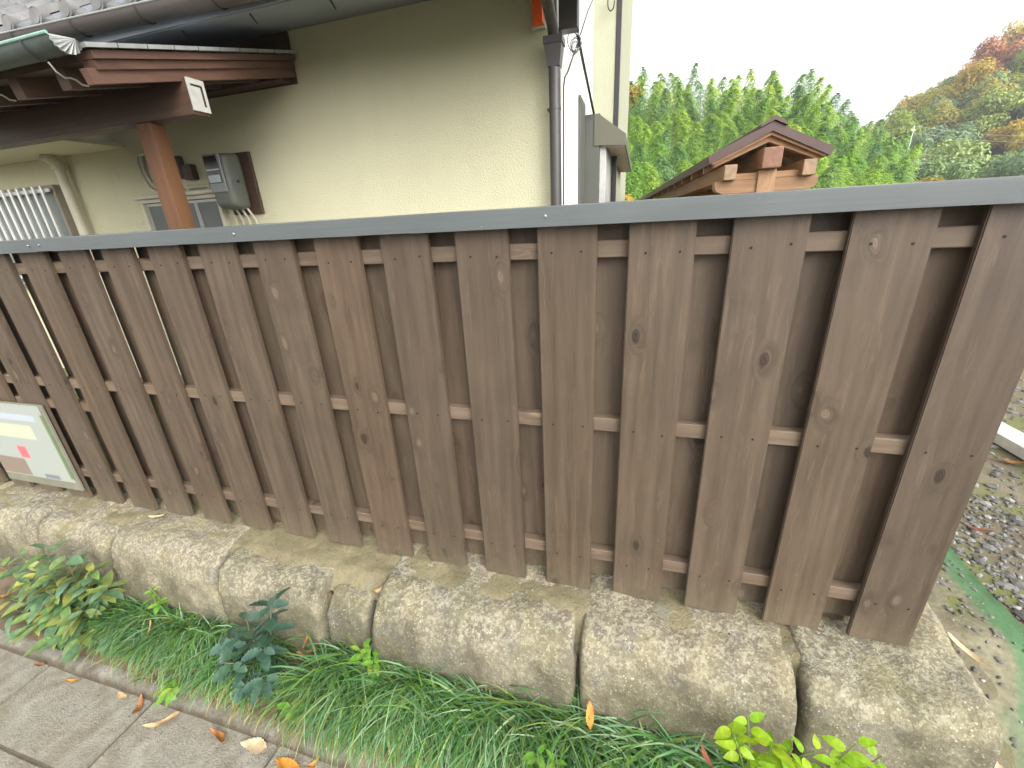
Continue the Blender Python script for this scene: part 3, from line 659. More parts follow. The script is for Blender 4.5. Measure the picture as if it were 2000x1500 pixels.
# tiles: wavy pantiles in courses, eave course with disc ends
RS = 0.66                                                      # roof slope
def tile_mesh(eave):
    mb = MB(); W, Lh = 0.222, 0.30; P = []
    for i in range(17):
        u = i / 16.0
        z = -0.026 * sin(pi * u / 0.72) if u < 0.72 else 0.036 * sin(pi * (u - 0.72) / 0.28)
        P.append((u * W, z))
    vs = []; fs = []; m = len(P)
    for j, (t, up) in enumerate(((0.0, 0.016), (0.02, 0.017), (Lh, -0.004))):
        for (x, z) in P: vs.append((x, t, z + up + t * RS))
    for (x, z) in P: vs.append((x, 0.0, z - 0.004))
    for j in range(2):
        for i in range(m - 1): fs.append((j * m + i, j * m + i + 1, (j + 1) * m + i + 1, (j + 1) * m + i))
    for i in range(m - 1): fs.append((3 * m + i, 3 * m + i + 1, i + 1, i))
    mb.add(vs, fs)
    if eave:
        cx, cz, r = 0.86 * W, 0.013, 0.041
        mb.tube([(cx, 0.03, cz + 0.01), (cx, -0.012, cz), (cx, -0.018, cz)], r, 20)
        mb.tube([(cx, -0.017, cz), (cx, -0.021, cz)], r * 0.72, 18)
        q = [(x, z + 0.016) for (x, z) in P[:13]]; low = [(x, min(z, 0) - 0.026) for (x, z) in P[:13]]; k = len(q)
        mb.add([(x, -0.004, z) for x, z in q] + [(x, -0.004, z) for x, z in low] + [(x, 0.01, z) for x, z in q] + [(x, 0.01, z) for x, z in low],
               [(i, i + 1, k + i + 1, k + i) for i in range(k - 1)] + [(2 * k + i, 2 * k + i + 1, 3 * k + i + 1, 3 * k + i) for i in range(k - 1)] + [(k + i, k + i + 1, 3 * k + i + 1, 3 * k + i) for i in range(k - 1)])
    return mb.mesh('roof_tile', M_tile, (0, 0, 0), 50)
tme, eme = tile_mesh(False), tile_mesh(True)
for r in range(9):
    for i in range(-12, 10):
        x = -0.5 + 0.222 * i; y = 0.93 + 0.235 * r
        inst('eave_tile' if r == 0 else 'roof_tile', eme if r == 0 else tme, house, (x, y - WY, 2.172 + 0.235 * r * RS - 0.0215 * (x + 0.5) * 0.9 + 0.06 + rnd.uniform(-.002, .002)), (0, 0, rnd.uniform(-.006, .006)))
mb = MB(); mb.prism([(EY + 0.0, 2.110), (EY + 0.0, 2.150), (4.2, 4.25), (4.2, 4.19)], 'x', -7, 1.9); part('roof_deck', mb, M_dark, house, smooth=0)
# left window with grille
win = thing_l = None
def win_box(x0, x1, z0, z1, y, mat_f, mat_p, fr, panes, depth=0.05):
    f = MB(); f.box(x0, x1, y - depth, y + 0.01, z1 - fr, z1, 0.002); f.box(x0, x1, y - depth, y + 0.01, z0, z0 + fr, 0.002)
    f.box(x0, x0 + fr, y - depth, y + 0.01, z0 + fr, z1 - fr, 0.002); f.box(x1 - fr, x1, y - depth, y + 0.01, z0 + fr, z1 - fr, 0.002)
    w = part('window', f, mat_f, house)
    for (a, b) in panes:
        s = MB(); t = 0.018
        s.box(a, b, y - 0.03, y - 0.012, z1 - fr - t - 0.004, z1 - fr - 0.004); s.box(a, b, y - 0.03, y - 0.012, z0 + fr + 0.003, z0 + fr + t)
        s.box(a, a + t, y - 0.03, y - 0.012, z0 + fr + t, z1 - fr - t - 0.004); s.box(b - t, b, y - 0.03, y - 0.012, z0 + fr + t, z1 - fr - t - 0.004)
        part('sash', s, M_sash, w, smooth=0)
        g = MB(); g.box(a + t, b - t, y - 0.024, y - 0.018, z0 + fr + t, z1 - fr - t - 0.004); part('pane', g, mat_p, w, smooth=0)
    return w
wl_ = win_box(-3.35, -2.255, 0.75, 1.555, WY - 0.001, plain('brown grey window frame', (0.20, 0.175, 0.14), 0.5), M_frost, 0.03, [(-3.32, -2.80), (-2.81, -2.285)])
for k in range(11):
    mb = MB(); x = -2.335 - 0.0975 * k; mb.box(x - 0.011, x + 0.011, WY - 0.095, WY - 0.078, 0.78, 1.548, 0.002); part('grille_bar', mb, M_bar, wl_)
for z in (0.85, 1.515):
    mb = MB(); mb.box(-3.34, -2.27, WY - 0.077, WY - 0.066, z - 0.012, z + 0.012); part('grille_rail', mb, M_bar, wl_)
wr_ = win_box(-1.385, -0.615, 0.75, 1.385, WY - 0.001, M_cream, M_frostd, 0.026, [(-1.355, -1.10), (-1.09, -0.86), (-0.865, -0.645)])
mb = MB(); mb.box(-1.40, -0.60, WY - 0.075, WY - 0.003, 1.386, 1.412, 0.003); part('window_hood', mb, M_cream, house)
# small cream hood slab over the left window
mb = MB(); mb.box(-4.2, -1.405, 1.19, WY - 0.001, 1.742, 1.775, 0.003); part('entrance_canopy', mb, m_stucco('pale canopy board', (0.62, 0.60, 0.47), (0.68, 0.66, 0.53), 0.3), house)
# downpipe
dp = MB(); dp.tube([(1.806, 1.53, -0.06), (1.806, 1.53, 1.815)], 0.031, 18); pipe = part('downpipe', dp, M_pipe, house)
mb = MB()
for (z0, z1, h0, h1) in ((1.812, 1.905, 0.031, 0.043), (1.905, 1.935, 0.048, 0.048)):
    vs = [(1.806 + sx * h, 1.53 + sy * h, z) for (z, h) in ((z0, h0), (z1, h1)) for (sx, sy) in ((-1, -1), (1, -1), (1, 1), (-1, 1))]
    mb.add(vs, [(0, 1, 2, 3), (4, 5, 6, 7)] + [(i, (i + 1) % 4, 4 + (i + 1) % 4, 4 + i) for i in range(4)])
part('hopper', mb, M_pipe, pipe, smooth=20)
mb = MB(); mb.tube([(1.806, 1.53, 1.925), (1.803, 1.50, 1.98), (1.792, 1.30, 2.10), (1.788, 1.05, 2.14)], 0.027, 16); part('elbow_pipe', mb, M_pipe, pipe)
for z in (1.632, 1.10):
    mb = MB(); mb.tube([(1.806, 1.53, z - 0.004), (1.806, 1.53, z + 0.004)], 0.0335, 18); mb.box(1.765, 1.775, 1.52, 1.6, z - 0.005, z + 0.005); part('pipe_strap', mb, M_pipe, pipe)
# left cream pipe with swan neck
mb = MB(); mb.tube([(-2.075, 1.535, -0.06), (-2.075, 1.535, 1.655)], 0.034, 14); lp = part('waste_pipe', mb, M_cream, house)
mb = MB(); mb.tube([(-2.075, 1.535, 1.64), (-2.075, 1.535, 1.675), (-2.075, 1.52, 1.70), (-2.075, 1.49, 1.725), (-2.075, 1.47, 1.742)], 0.043, 14); part('pipe_elbow', mb, M_cream, lp)
# side window box with hood
mb = MB(); mb.box(1.7815, 1.797, 2.66, 2.99, -0.2, 1.935, 0.002); part('flashing_strip', mb, M_greymetal, house)
mb = MB(); mb.box(1.7815, 1.912, 3.0, 3.66, -0.2, 1.865, 0.003); part('shutter_box', mb, M_greymetal, house)
mb = MB(); mb.box(1.9125, 1.965, 3.03, 3.6, -0.2, 1.63, 0.003); part('shutter_rail', mb, plain('pale side frame', (0.42, 0.42, 0.40), 0.5), house)
mb = MB(); mb.prism([(1.868, 1.637), (2.124, 1.62), (2.122, 1.70), (1.915, 1.852), (1.868, 1.857)], 'y', 2.992, 5.6); hd = part('window_awning', mb, M_hood, house, smooth=0)
mb = MB(); mb.prism([(1.93, 1.628), (2.115, 1.6165), (2.115, 1.6145), (1.93, 1.626)], 'y', 3.0, 5.59); part('awning_underside', mb, M_hoodu, hd, smooth=0)
# ------------------------------------------------------------------ electric meter, wires, boxes
met = thing('electric_meter', 'grey green electric meter box on a brown backboard on the cream wall', 'electric meter', (-0.43, WY - 0.02, 1.24))
mb = MB(); mb.box(-0.545, -0.288, WY - 0.024, WY - 0.001, 1.236, 1.622, 0.002); part('backboard', mb, M_brown, met)
bm = bmesh.new(); bmesh.ops.create_cube(bm, size=1)
for v in bm.verts:
    top = v.co.z > 0; front = v.co.y < 0
    v.co = Vector((-0.44 + v.co.x * (0.18 if not front else 0.165), (1.427 if front else WY - 0.0245) , (1.618 - (0.012 if front else 0)) if top else (1.262 + (0.02 if front else 0))))
bmesh.ops.bevel(bm, geom=bm.edges[:], offset=0.036, segments=5, profile=0.5, affect='EDGES'); mb = MB(); mb.bm(bm); case = part('case', mb, M_meter, met, smooth=50)
mb = MB(); mb.box(-0.512, -0.375, 1.418, 1.4262, 1.375, 1.604, 0.003); part('window_frame', mb, M_meterlid, case)
mb = MB(); mb.box(-0.503, -0.397, 1.4145, 1.4178, 1.515, 1.592); part('window_pane', mb, M_clear, case, smooth=0)
mb = MB(); mb.box(-0.505, -0.392, 1.4145, 1.4178, 1.43, 1.505); part('window_pane', mb, M_clear, case, smooth=0)
mb = MB(); mb.box(-0.497, -0.400, 1.4125, 1.4143, 1.434, 1.478); part('dial_card', mb, M_paper, case, smooth=0)
mb = MB(); mb.box(-0.503, -0.400, 1.4125, 1.4178, 1.5065, 1.5125); part('divider', mb, M_bar, case, smooth=0)
mb = MB(); mb.tube([(-0.352, 1.50, 1.44), (-0.346, 1.50, 1.44)], 0.009, 12); part('lock_screw', mb, M_black, case)
cnd = thing('wall_conduits', 'pair of cream conduits curving along the wall beside the small window', 'conduit', (-0.9, WY, 1.4))
for k, (dz, dx) in enumerate(((0, 0), (-0.032, -0.034))):
    mb = MB(); y = WY - 0.016
    pts = [(-1.10 + dx * 0.2, y, 1.70 + dz * 0.3), (-1.22 + dx, y, 1.70 + dz * 0.5), (-1.262 + dx, y, 1.685), (-1.275 + dx, y, 1.64), (-1.272 + dx, y, 1.56), (-1.25 + dx * 0.9, y, 1.50 + dz), (-1.20, y, 1.455 + dz), (-1.11, y, 1.443 + dz), (-0.9, y, 1.441 + dz), (-0.55, y, 1.441 + dz)]
    mb.tube(pts, 0.0115, 8); part('conduit', mb, M_cream, cnd)
mb = MB()
for x, z in ((-0.9, 1.425), (-0.7, 1.425)): mb.box(x - 0.008, x + 0.008, WY - 0.03, WY - 0.002, z - 0.034, z + 0.034)
part('conduit_clips', mb, M_cream, cnd)
sk = thing('junction_box', 'small brown box on the cream wall right of the porch post', 'junction box', (-0.83, WY, 1.54))
mb = MB(); mb.box(-0.875, -0.79, WY - 0.05, WY - 0.001, 1.487, 1.585, 0.006); part('case', mb, M_brown, sk)
mb = MB(); mb.box(-0.945, -0.89, WY - 0.04, WY - 0.001, 1.50, 1.645, 0.006); part('terminal_cover', mb, M_brown, sk)
mw = thing('meter_wires', 'cream cables hanging below the electric meter', 'cable', (-0.45, WY, 1.26))
for k in range(4):
    x = -0.52 + 0.048 * k; mb = MB(); mb.tube([(x, WY - 0.06, 1.275), (x - 0.012 + 0.01 * k, WY - 0.03, 1.20), (x - 0.03 + 0.02 * k, WY - 0.02, 1.05), (x - 0.03, WY - 0.015, 0.7)], 0.0075, 7); part('cable', mb, M_cream, mw)
ob = thing('orange_wall_box', 'orange plastic box with a cream rim high beside the downpipe', 'wall box', (1.72, WY, 2.02))
mb = MB(); mb.box(1.683, 1.755, WY - 0.025, WY - 0.001, 1.998, 2.20, 0.003); part('rim', mb, M_cream, ob)
bm = bmesh.new(); bmesh.ops.create_cube(bm, size=1)
for v in bm.verts: f = v.co.y < 0; v.co = Vector((1.718 + v.co.x * (0.048 if f else 0.062), WY - (0.042 if f else 0.0255), 2.103 + v.co.z * (0.165 if f else 0.188)))
mb = MB(); mb.bm(bm); part('lens', mb, M_orange, ob, smooth=0)
# cables on the side wall
cb = thing('cable_bundle', 'black cables and wire loops from a dark bracket on the bright side wall', 'cable', (1.86, 2.0, 2.1))
mb = MB(); mb.box(1.80, 1.90, 1.70, 1.78, 2.02, 2.5, 0.004); mb.box(1.782, 1.80, 1.66, 1.80, 1.97, 2.03); part('bracket', mb, M_pipe, cb)
mb = MB(); mb.tube([(1.87, 1.75, 2.15), (1.86, 1.95, 2.10), (1.86, 2.25, 2.03), (1.86, 2.65, 1.95), (1.86, 3.03, 1.868)], 0.0095, 7); part('cable', mb, M_black, cb)
mb = MB(); mb.tube([(1.86, 2.9, 2.58), (1.86, 2.5, 2.36), (1.86, 2.25, 2.20), (1.86, 2.0, 2.045), (1.86, 1.8, 1.92), (1.86, 1.62, 1.81), (1.86, 1.525, 1.765), (1.855, 1.51, 1.72), (1.853, 1.515, 1.5), (1.852, 1.50, 1.1), (1.85, 1.5, 0.1)], 0.0042, 6); part('cable', mb, M_black, cb)
for k in range(6):
    mb = MB(); r = rnd.uniform(0.022, 0.042); cx, cy, cz = 1.87 + rnd.uniform(-.01, .012), 1.80 + rnd.uniform(-.02, .10), 2.01 + rnd.uniform(-.04, .01)
    mb.tube([(cx + 0.7 * r * cos(a), cy + r * 0.7 * cos(a + k), cz + r * sin(a)) for a in lin(0, 2 * pi, 22)], 0.0022, 5); part('wire_loop', mb, M_black if k % 2 else M_steel, cb)
hl = thing('wire_hoop', 'small loop of wire hanging high on the cream wall by the dark trim', 'wire', (1.92, 3.66, 2.66))
mb = MB(); mb.tube([(1.93 + 0.028 * cos(a), 3.64, 2.80 + 0.06 * sin(a)) for a in lin(0, 2 * pi, 24)], 0.005, 6); part('loop', mb, M_black, hl)

# ------------------------------------------------------------------ porch
porch = thing('porch', 'small timber porch roof with a verdigris gutter on a brown post', 'porch', (-0.128, 0.84, -0.06))
mb = MB(); mb.box(-0.176, -0.080, 0.80, 0.882, -0.06, 1.643, 0.006); part('post', mb, M_post, porch)
mb = MB(); mb.box(-1.75, 0.222, 0.801, 0.884, 1.645, 1.79, 0.005); bmx = part('beam', mb, M_brown, porch)
mb = MB(); mb.box(0.2225, 0.2275, 0.799, 0.886, 1.66, 1.792); mb.box(0.2275, 0.2305, 0.799, 0.812, 1.66, 1.792); mb.box(0.2275, 0.2305, 0.873, 0.886, 1.66, 1.792)
mb.box(0.2275, 0.2305, 0.812, 0.873, 1.66, 1.682); mb.box(0.2275, 0.2305, 0.812, 0.873, 1.77, 1.792); part('end_plate', mb, M_plate, bmx, smooth=0)
mb = MB(); mb.box(0.2277, 0.2286, 0.862, 0.8728, 1.684, 1.768); mb.box(0.2277, 0.2286, 0.813, 0.862, 1.762, 1.769); part('plate_groove', mb, M_dark, bmx, smooth=0)
PS = 0.258
def slope_box(x0, x1, ya, za0, za1, yb, rise=PS):
    mb = MB(); mb.prism([(ya, za0), (ya + (za1 - za0) * -0.26, za1), (yb, za1 + rise * (yb - ya)), (yb, za0 + rise * (yb - ya))], 'x', x0, x1); return mb
part('verge_board', slope_box(0.165, 0.2, 0.417, 1.679, 1.729, 1.585), M_verge, porch, smooth=0)
part('verge_board', slope_box(0.150, 0.2125, 0.440, 1.731, 1.7615, 1.585), M_verge, porch, smooth=0)
part('verge_board', slope_box(0.140, 0.2265, 0.430, 1.7625, 1.788, 1.585), M_verge, porch, smooth=0)
mb = slope_box(0.10, 0.2435, 0.405, 1.789, 1.8035, 1.595); vf = part('verge_flashing', mb, M_zinc, porch, smooth=0)
for k in range(9):
    y = 0.52 + 0.125 * k; mb = MB(); z = 1.789 + PS * (y - 0.405); mb.prism([(y, z - 0.001), (y + 0.004, z - 0.001), (y + 0.004, z + 0.0165), (y, z + 0.0165)], 'x', 0.12, 0.2446); part('flashing_seam', mb, M_gutter, vf, smooth=0)
mb = MB(); mb.prism([(0.40, 1.789), (0.40, 1.802), (1.595, 2.110), (1.595, 2.097)], 'x', -1.75, 0.099); part('roof_sheet', mb, M_copper, porch, smooth=0)
mb = MB(); mb.prism([(0.43, 1.762), (0.43, 1.787), (1.59, 2.086), (1.59, 2.061)], 'x', -1.75, 0.139); part('roof_deck', mb, M_brown, porch, smooth=0)
for k in range(6):
    x = -0.02 - 0.29 * k; mb = MB(); mb.prism([(0.46, 1.694), (0.45, 1.766), (1.585, 2.059), (1.585, 1.985)], 'x', x - 0.03, x + 0.03); part('rafter', mb, M_brown, porch, smooth=0)
mb = MB(); mb.box(-1.75, 0.163, 1.50, 1.586, 1.953, 2.04, 0.003); part('ledger', mb, M_brown, porch)
mb = MB(); mb.add(*half_gutter(-1.75, 0.20, 0.362, 1.806, 0.048, 0.004)); pg = part('gutter', mb, M_copper, porch)
mb = MB(); mb.tube([(-1.75, 0.313, 1.808), (0.202, 0.313, 1.812)], 0.006, 8); part('gutter_bead', mb, M_coppere, pg)
mb = MB()                                                       # folded fan closing the gutter end
for k in range(9):
    a0, a1 = -pi + pi * k / 9, -pi + pi * (k + 1) / 9; am = (a0 + a1) / 2
    P = lambda a, r, x: (x, 0.362 + r * cos(a), 1.809 + r * sin(a))
    mb.add([P(a0, 0.049, 0.2005), P(am, 0.051, 0.214), P(a1, 0.049, 0.2005), (0.226, 0.385, 1.81)], [(0, 1, 3), (1, 2, 3)])
part('gutter_end', mb, M_zinc, pg, smooth=0)
for k in range(4):
    x = 0.06 - 0.46 * k; mb = MB(); mb.tube([(x, 0.362 + 0.051 * cos(a), 1.806 + 0.051 * sin(a)) for a in lin(-pi, 0.0, 12)], 0.003, 6); part('gutter_hoop', mb, M_black, pg)
    mb = MB(); mb.tube([(x + 0.005, 0.372, 1.756), (x + 0.008, 0.385, 1.728), (x + 0.012, 0.405, 1.712), (x + 0.014, 0.425, 1.716), (x + 0.016, 0.44, 1.712), (x + 0.018, 0.455, 1.700), (x + 0.02, 0.475, 1.70)], 0.0035, 6); part('gutter_hook', mb, M_steel, pg)

# ================================================================== ROOFED GATE WALL
gate = thing('roofed_gate', 'new tan timber gate roof with brown gabled sheet roofing beyond the fence', 'gate', (3.02, 2.29, -0.06), rz=radians(5.2))
GT = Matrix.Translation(Vector((3.02, 2.29, -0.06))) @ Matrix.Rotation(radians(5.2), 4, 'Z')
def gpart(name, mb, mat, parent=None, smooth=0):
    me = mb.mesh(name, mat, (0, 0, 0), smooth); o = bpy.data.objects.new(name, me); link(o, parent or gate); return o
gz0 = 0.06
ZR, ZE, HW, GL = 1.578, 1.412, 0.36, 6.0
slope = (ZR - ZE) / HW; FALL = -0.024
def fall(mb):
    mb.v = [(x, y, z + FALL * y + gz0) for (x, y, z) in mb.v]; return mb
for s in (-1, 1):
    mb = MB(); mb.prism([(0, ZR), (s * HW, ZE), (s * (HW - 0.015), ZE - 0.045), (0, ZR - 0.052)], 'y', -0.02, GL); gpart('roof_slope', fall(mb), M_gateroof)
    mb = MB(); mb.prism([(0.0, ZR - 0.053), (s * (HW - 0.045), ZE - 0.026), (s * (HW - 0.055), ZE - 0.062), (0, ZR - 0.105)], 'y', 0.02, 0.07); gpart('bargeboard', fall(mb), M_gatex)
    mb = MB(); mb.prism([(0.0, ZR - 0.0535), (s * (HW - 0.03), ZE - 0.0335), (s * (HW - 0.035), ZE - 0.05), (0, ZR - 0.072)], 'y', -0.005, 0.0195); gpart('verge_strip', fall(mb), M_gatex)
    for k in range(15):
        y = 0.22 + 0.40 * k; mb = MB(); mb.prism([(s * 0.06, ZR - 0.088), (s * (HW - 0.03), ZE - 0.038), (s * (HW - 0.033), ZE - 0.082), (s * 0.06, ZR - 0.130)], 'y', y - 0.016, y + 0.016); r = gpart('rafter', fall(mb), M_gatex)
        mb = MB(); mb.prism([(s * (HW - 0.0298), ZE - 0.040), (s * (HW - 0.0295), ZE - 0.040), (s * (HW - 0.0325), ZE - 0.081), (s * (HW - 0.0328), ZE - 0.081)], 'y', y - 0.0155, y + 0.0155); gpart('end_grain', fall(mb), M_endgrain, r)
    mb = MB(); mb.box(s * 0.225 - 0.038, s * 0.225 + 0.038, -0.06, GL - 0.1, 1.262, 1.352, 0.006); p = gpart('purlin', fall(mb), M_gate, smooth=30)
    mb = MB(); mb.box(s * 0.225 - 0.034, s * 0.225 + 0.034, -0.0615, -0.0602, 1.266, 1.348); gpart('end_grain', fall(mb), M_endgrain, p)
mb = MB(); mb.prism([(-0.075, ZR - 0.014), (0, ZR + 0.028), (0.075, ZR - 0.014), (0.075, ZR - 0.03), (0, ZR + 0.004), (-0.075, ZR - 0.03)], 'y', -0.035, GL + 0.01); gpart('ridge_cap', fall(mb), M_gateroof)
mb = MB(); mb.box(-0.055, 0.055, -0.085, GL - 0.1, 1.315, 1.43, 0.006); rb = gpart('ridge_beam', fall(mb), M_gate, smooth=30)
mb = MB(); mb.box(-0.05, 0.05, -0.0865, -0.0852, 1.32, 1.425); gpart('end_grain', fall(mb), plain('reddish end grain', (0.19, 0.095, 0.058), 0.7, var=0.2, scale=40), rb)
for y0 in (-0.02, 1.85, 3.65):
    pr = [(-0.30, 1.262), (-0.30, 1.225), (-0.285, 1.20), (-0.25, 1.185), (0.25, 1.185), (0.285, 1.20), (0.30, 1.225), (0.30, 1.262)]
    mb = MB(); mb.prism(pr, 'y', y0, y0 + 0.075); gpart('bracket_arm', fall(mb), M_gatex)
    mb = MB(); mb.box(-0.052, 0.052, y0 - 0.015, y0 + 0.09, -0.1, 1.313, 0.005); gpart('post', fall(mb), M_gate, smooth=30)
    mb = MB(); mb.box(-0.20, 0.20, y0 + 0.005, y0 + 0.06, 1.262, 1.30, 0.003); gpart('tie_beam', fall(mb), M_gatex, smooth=30)
mb = MB(); mb.box(-0.03, 0.03, 0.15, GL - 0.2, 1.09, 1.17, 0.003); gpart('head_rail', fall(mb), M_gate, smooth=30)
wbm = MB(); wbm.box(-0.012, 0.012, -0.075, 0.075, 0, 1.15, 0.002); wme = wbm.mesh('wall_board', M_gate)
for k in range(34):
    inst('wall_board', wme, gate, (0, 0.25 + 0.165 * k, 0.02 + FALL * (0.25 + 0.165 * k)))

# ================================================================== GRASS AND PLANTS
def ribbon(mb, tint, tints, base, dirv, L, w, up, bend, seg=6, twist=0.0):
    d = Vector((dirv.x, dirv.y, 0)).normalized(); side = Vector((-d.y, d.x, 0)); p = Vector(base); ang = up; o = len(mb.v)
    for i in range(seg + 1):
        t = i / seg; ww = w * (0.75 + 0.5 * t if t < 0.5 else 2.0 * (1 - t) + 0.06) * 0.5
        sd = side + Vector((0, 0, twist))
        mb.v += [tuple(p - sd * ww), tuple(p + sd * ww)]
        p = p + (d * cos(ang) + Vector((0, 0, 1)) * sin(ang)) * (L / seg); ang -= bend / seg
    for i in range(seg):
        mb.f.append((o + 2 * i, o + 2 * i + 1, o + 2 * i + 3, o + 2 * i + 2)); mb.mi.append(0); tints.append(tint)
def tuft_row(name, spots, seed):
    r = random.Random(seed); mb = MB(); tints = []
    for (x, y, z, nb, lo, hi, dry) in spots:
        tone = r.uniform(-0.14, 0.14); comb = r.uniform(-0.6, 0.6)
        for k in range(nb):
            a = r.uniform(0, 2 * pi); dv = Vector((cos(a) + comb, sin(a) - 0.25, 0))
            L = r.uniform(lo, hi); up = radians(r.uniform(50, 86)); bend = radians(r.uniform(80, 170))
            isdry = r.random() < dry
            t = r.uniform(0.0, 0.22) if isdry else min(1, max(0.28, r.gauss(0.66, 0.2) + tone))
            if isdry: L *= 0.75; up = radians(r.uniform(0, 40)); bend = radians(r.uniform(20, 80)); dv = Vector((r.uniform(-.9, .9), -1, 0))
            ribbon(mb, t, tints, (x + r.uniform(-.02, .02), y + r.uniform(-.02, .02), z), dv, L, r.uniform(0.0034, 0.0056), up, bend, 6, r.uniform(-.6, .6))
    me = bpy.data.meshes.new(name); me.from_pydata(mb.v, [], mb.f); me.materials.append(M_blade)
    at = me.attributes.new('tint', 'FLOAT', 'FACE'); at.data.foreach_set('value', tints)
    me.polygons.foreach_set('use_smooth', [True] * len(mb.f)); me.update()
    o = bpy.data.objects.new(name, me); link(o); return tag(o, 'dark green arching mondo grass along the foot of the stone wall', 'grass', None, 'stuff')
spots = []
g = random.Random(5)
for k in range(820):
    x = g.uniform(0.32, 2.95); y = g.uniform(-0.355, -0.225)
    if 1.09 < x < 1.30 and y > -0.35 : continue
    if x > 2.60 and g.random() < 0.8: continue
    left = x < 1.1; front = y < -0.32
    hgt = (0.12, 0.20) if left else (0.17, 0.29)
    if front: hgt = (0.08, 0.13) if left else (0.11, 0.18)
    spots.append((x, y, -0.385 + 0.07 * (y + 0.355) / 0.13, 15 if left else 19, hgt[0], hgt[1], 0.11))
for k in range(130):
    x = g.uniform(0.5, 2.8); spots.append((x, g.uniform(-0.385, -0.35), -0.40, 5, 0.05, 0.11, 0.85))
tuft_row('mondo_grass', spots, 9)

def leaf_mesh(name, L, W, mat, teeth=0, curl=0.15, fold=0.2, seg=10, tip=1.0, base=0.5):
    """leaf along +x, thick enough to shade, with midrib fold, teeth and curl"""
    vs = []; fs = []; n = seg * (2 if teeth else 1)
    for i in range(n + 1):
        t = i / n; w = (t ** base) * ((1 - t) ** tip); w = w / ((base / (base + tip)) ** base * (tip / (base + tip)) ** tip) * W / 2
        if teeth: w *= 1.0 + (0.28 if i % 2 else -0.12) * (1 if 0 < i < n else 0)
        x = L * t; z = -curl * L * t * t; 
        vs += [(x - (0.0 if not teeth else 0.0), -w, z + fold * w), (x, 0, z), (x + (0.02 * L if teeth and i % 2 else 0), w, z + fold * w)]
    for i in range(n):
        a = 3 * i; fs += [(a, a + 1, a + 4, a + 3), (a + 1, a + 2, a + 5, a + 4)]
    me = bpy.data.meshes.new(name); me.from_pydata(vs, [], fs); me.materials.append(mat)
    me.polygons.foreach_set('use_smooth', [True] * len(fs)); me.update(); return me
def place_leaf(par, me, p, d, up=0.3, roll=0.0, s=1.0, org=None):
    d = Vector(d).normalized(); zax = Vector((0, 0, 1)); y = zax.cross(d)
    y = y.normalized() if y.length > 1e-4 else Vector((0, 1, 0)); z = d.cross(y)
    M3 = Matrix((d, y, z)).transposed() @ Matrix.Rotation(roll, 3, 'X')
    o = bpy.data.objects.new('leaf', me); link(o, par); o.location = Vector(p) - org; o.rotation_euler = M3.to_euler(); o.scale = (s, s, s)
    return o
def plant(name, label, cat, base, stems, lmes, per, spread, seed, stem_mat, droop=0.2, whorl=1, smin=0.7, smax=1.15, tipbias=0.25, facecam=0.0, many=1.0):
    r = random.Random(seed); base = Vector(base); t = thing(name, label, cat, base)
    for (tipv, n_l) in stems:
        n_l = int(n_l * many); tipv = Vector(tipv); mid = base.lerp(tipv, 0.5) + Vector((r.uniform(-.03, .03), r.uniform(-.02, .02), 0.04))
        pts = [base.lerp(mid, k / 5).lerp(mid.lerp(tipv, k / 5), k / 5) for k in range(6)]
        mb = MB(); mb.tube(pts, 0.0028, 6, rend=0.0012); part('stem', mb, stem_mat, t)
        cnt = 0; k = 0
        while cnt < n_l:
            u = tipbias + (1 - tipbias) * (k + 0.5) / max(1, n_l / whorl); u = min(u, 1.0)
            i = min(4, int(u * 5)); p = pts[i].lerp(pts[i + 1], u * 5 - i); ax = (pts[i + 1] - pts[i]).normalized()
            a0 = r.uniform(0, 2 * pi)
            for w in range(whorl):
                if cnt >= n_l: break
                a = a0 + 2 * pi * w / whorl + r.uniform(-.4, .4)
                sidev = Vector((cos(a), sin(a), r.uniform(-0.2, 0.35)))
                d = (sidev * spread + ax * (1 - spread) + Vector((0, -facecam, -droop * r.random()))).normalized()
                place_leaf(t, r.choice(lmes), p + d * 0.004, d, 0, r.uniform(-.5, .5), r.uniform(smin, smax) * (1.0 if u < 0.92 else 0.8), base); cnt += 1
            k += 1
    return t
sh_l = [leaf_mesh('leaf', 0.068, 0.030, M_shrub, 0, c, 0.25, 8, 0.9, 0.7) for c in (0.1, 0.25, 0.4)]
hl_l = [leaf_mesh('leaf', 0.066, 0.031, M_holly, 1, c, 0.35, 7, 0.7, 0.6) for c in (0.1, 0.25)]
lm_l = [leaf_mesh('leaf', 0.052, 0.028, M_lime, 0, c, 0.2, 8, 1.0, 0.6) for c in (0.15, 0.3)]
wd_l = [leaf_mesh('leaf', 0.040, 0.018, M_weed, 1, c, 0.2, 6, 0.9, 0.6) for c in (0.15, 0.3)]
plant('leafy_shrub', 'pale green shrub of soft oval leaves sprawling before the wall at left', 'shrub', (0.16, -0.30, -0.36),
      [((-0.20, -0.33, -0.11), 12), ((-0.08, -0.30, -0.05), 13), ((0.07, -0.28, 0.00), 13), ((0.24, -0.30, 0.02), 12), ((0.34, -0.28, -0.04), 11), ((0.44, -0.31, -0.08), 11), ((0.15, -0.33, -0.07), 11), ((0.02, -0.35, -0.12), 12), ((0.30, -0.35, -0.20), 12), ((-0.06, -0.40, -0.33), 11), ((0.12, -0.42, -0.34), 12), ((0.30, -0.41, -0.33), 12), ((-0.24, -0.36, -0.33), 10), ((0.40, -0.36, -0.30), 10), ((0.14, -0.36, -0.13), 12), ((-0.35, -0.34, -0.30), 10)],
      sh_l, 0, 0.72, 21, M_stem, 0.35, 2, 0.75, 1.35, 0.12, 0.15, 2.2)
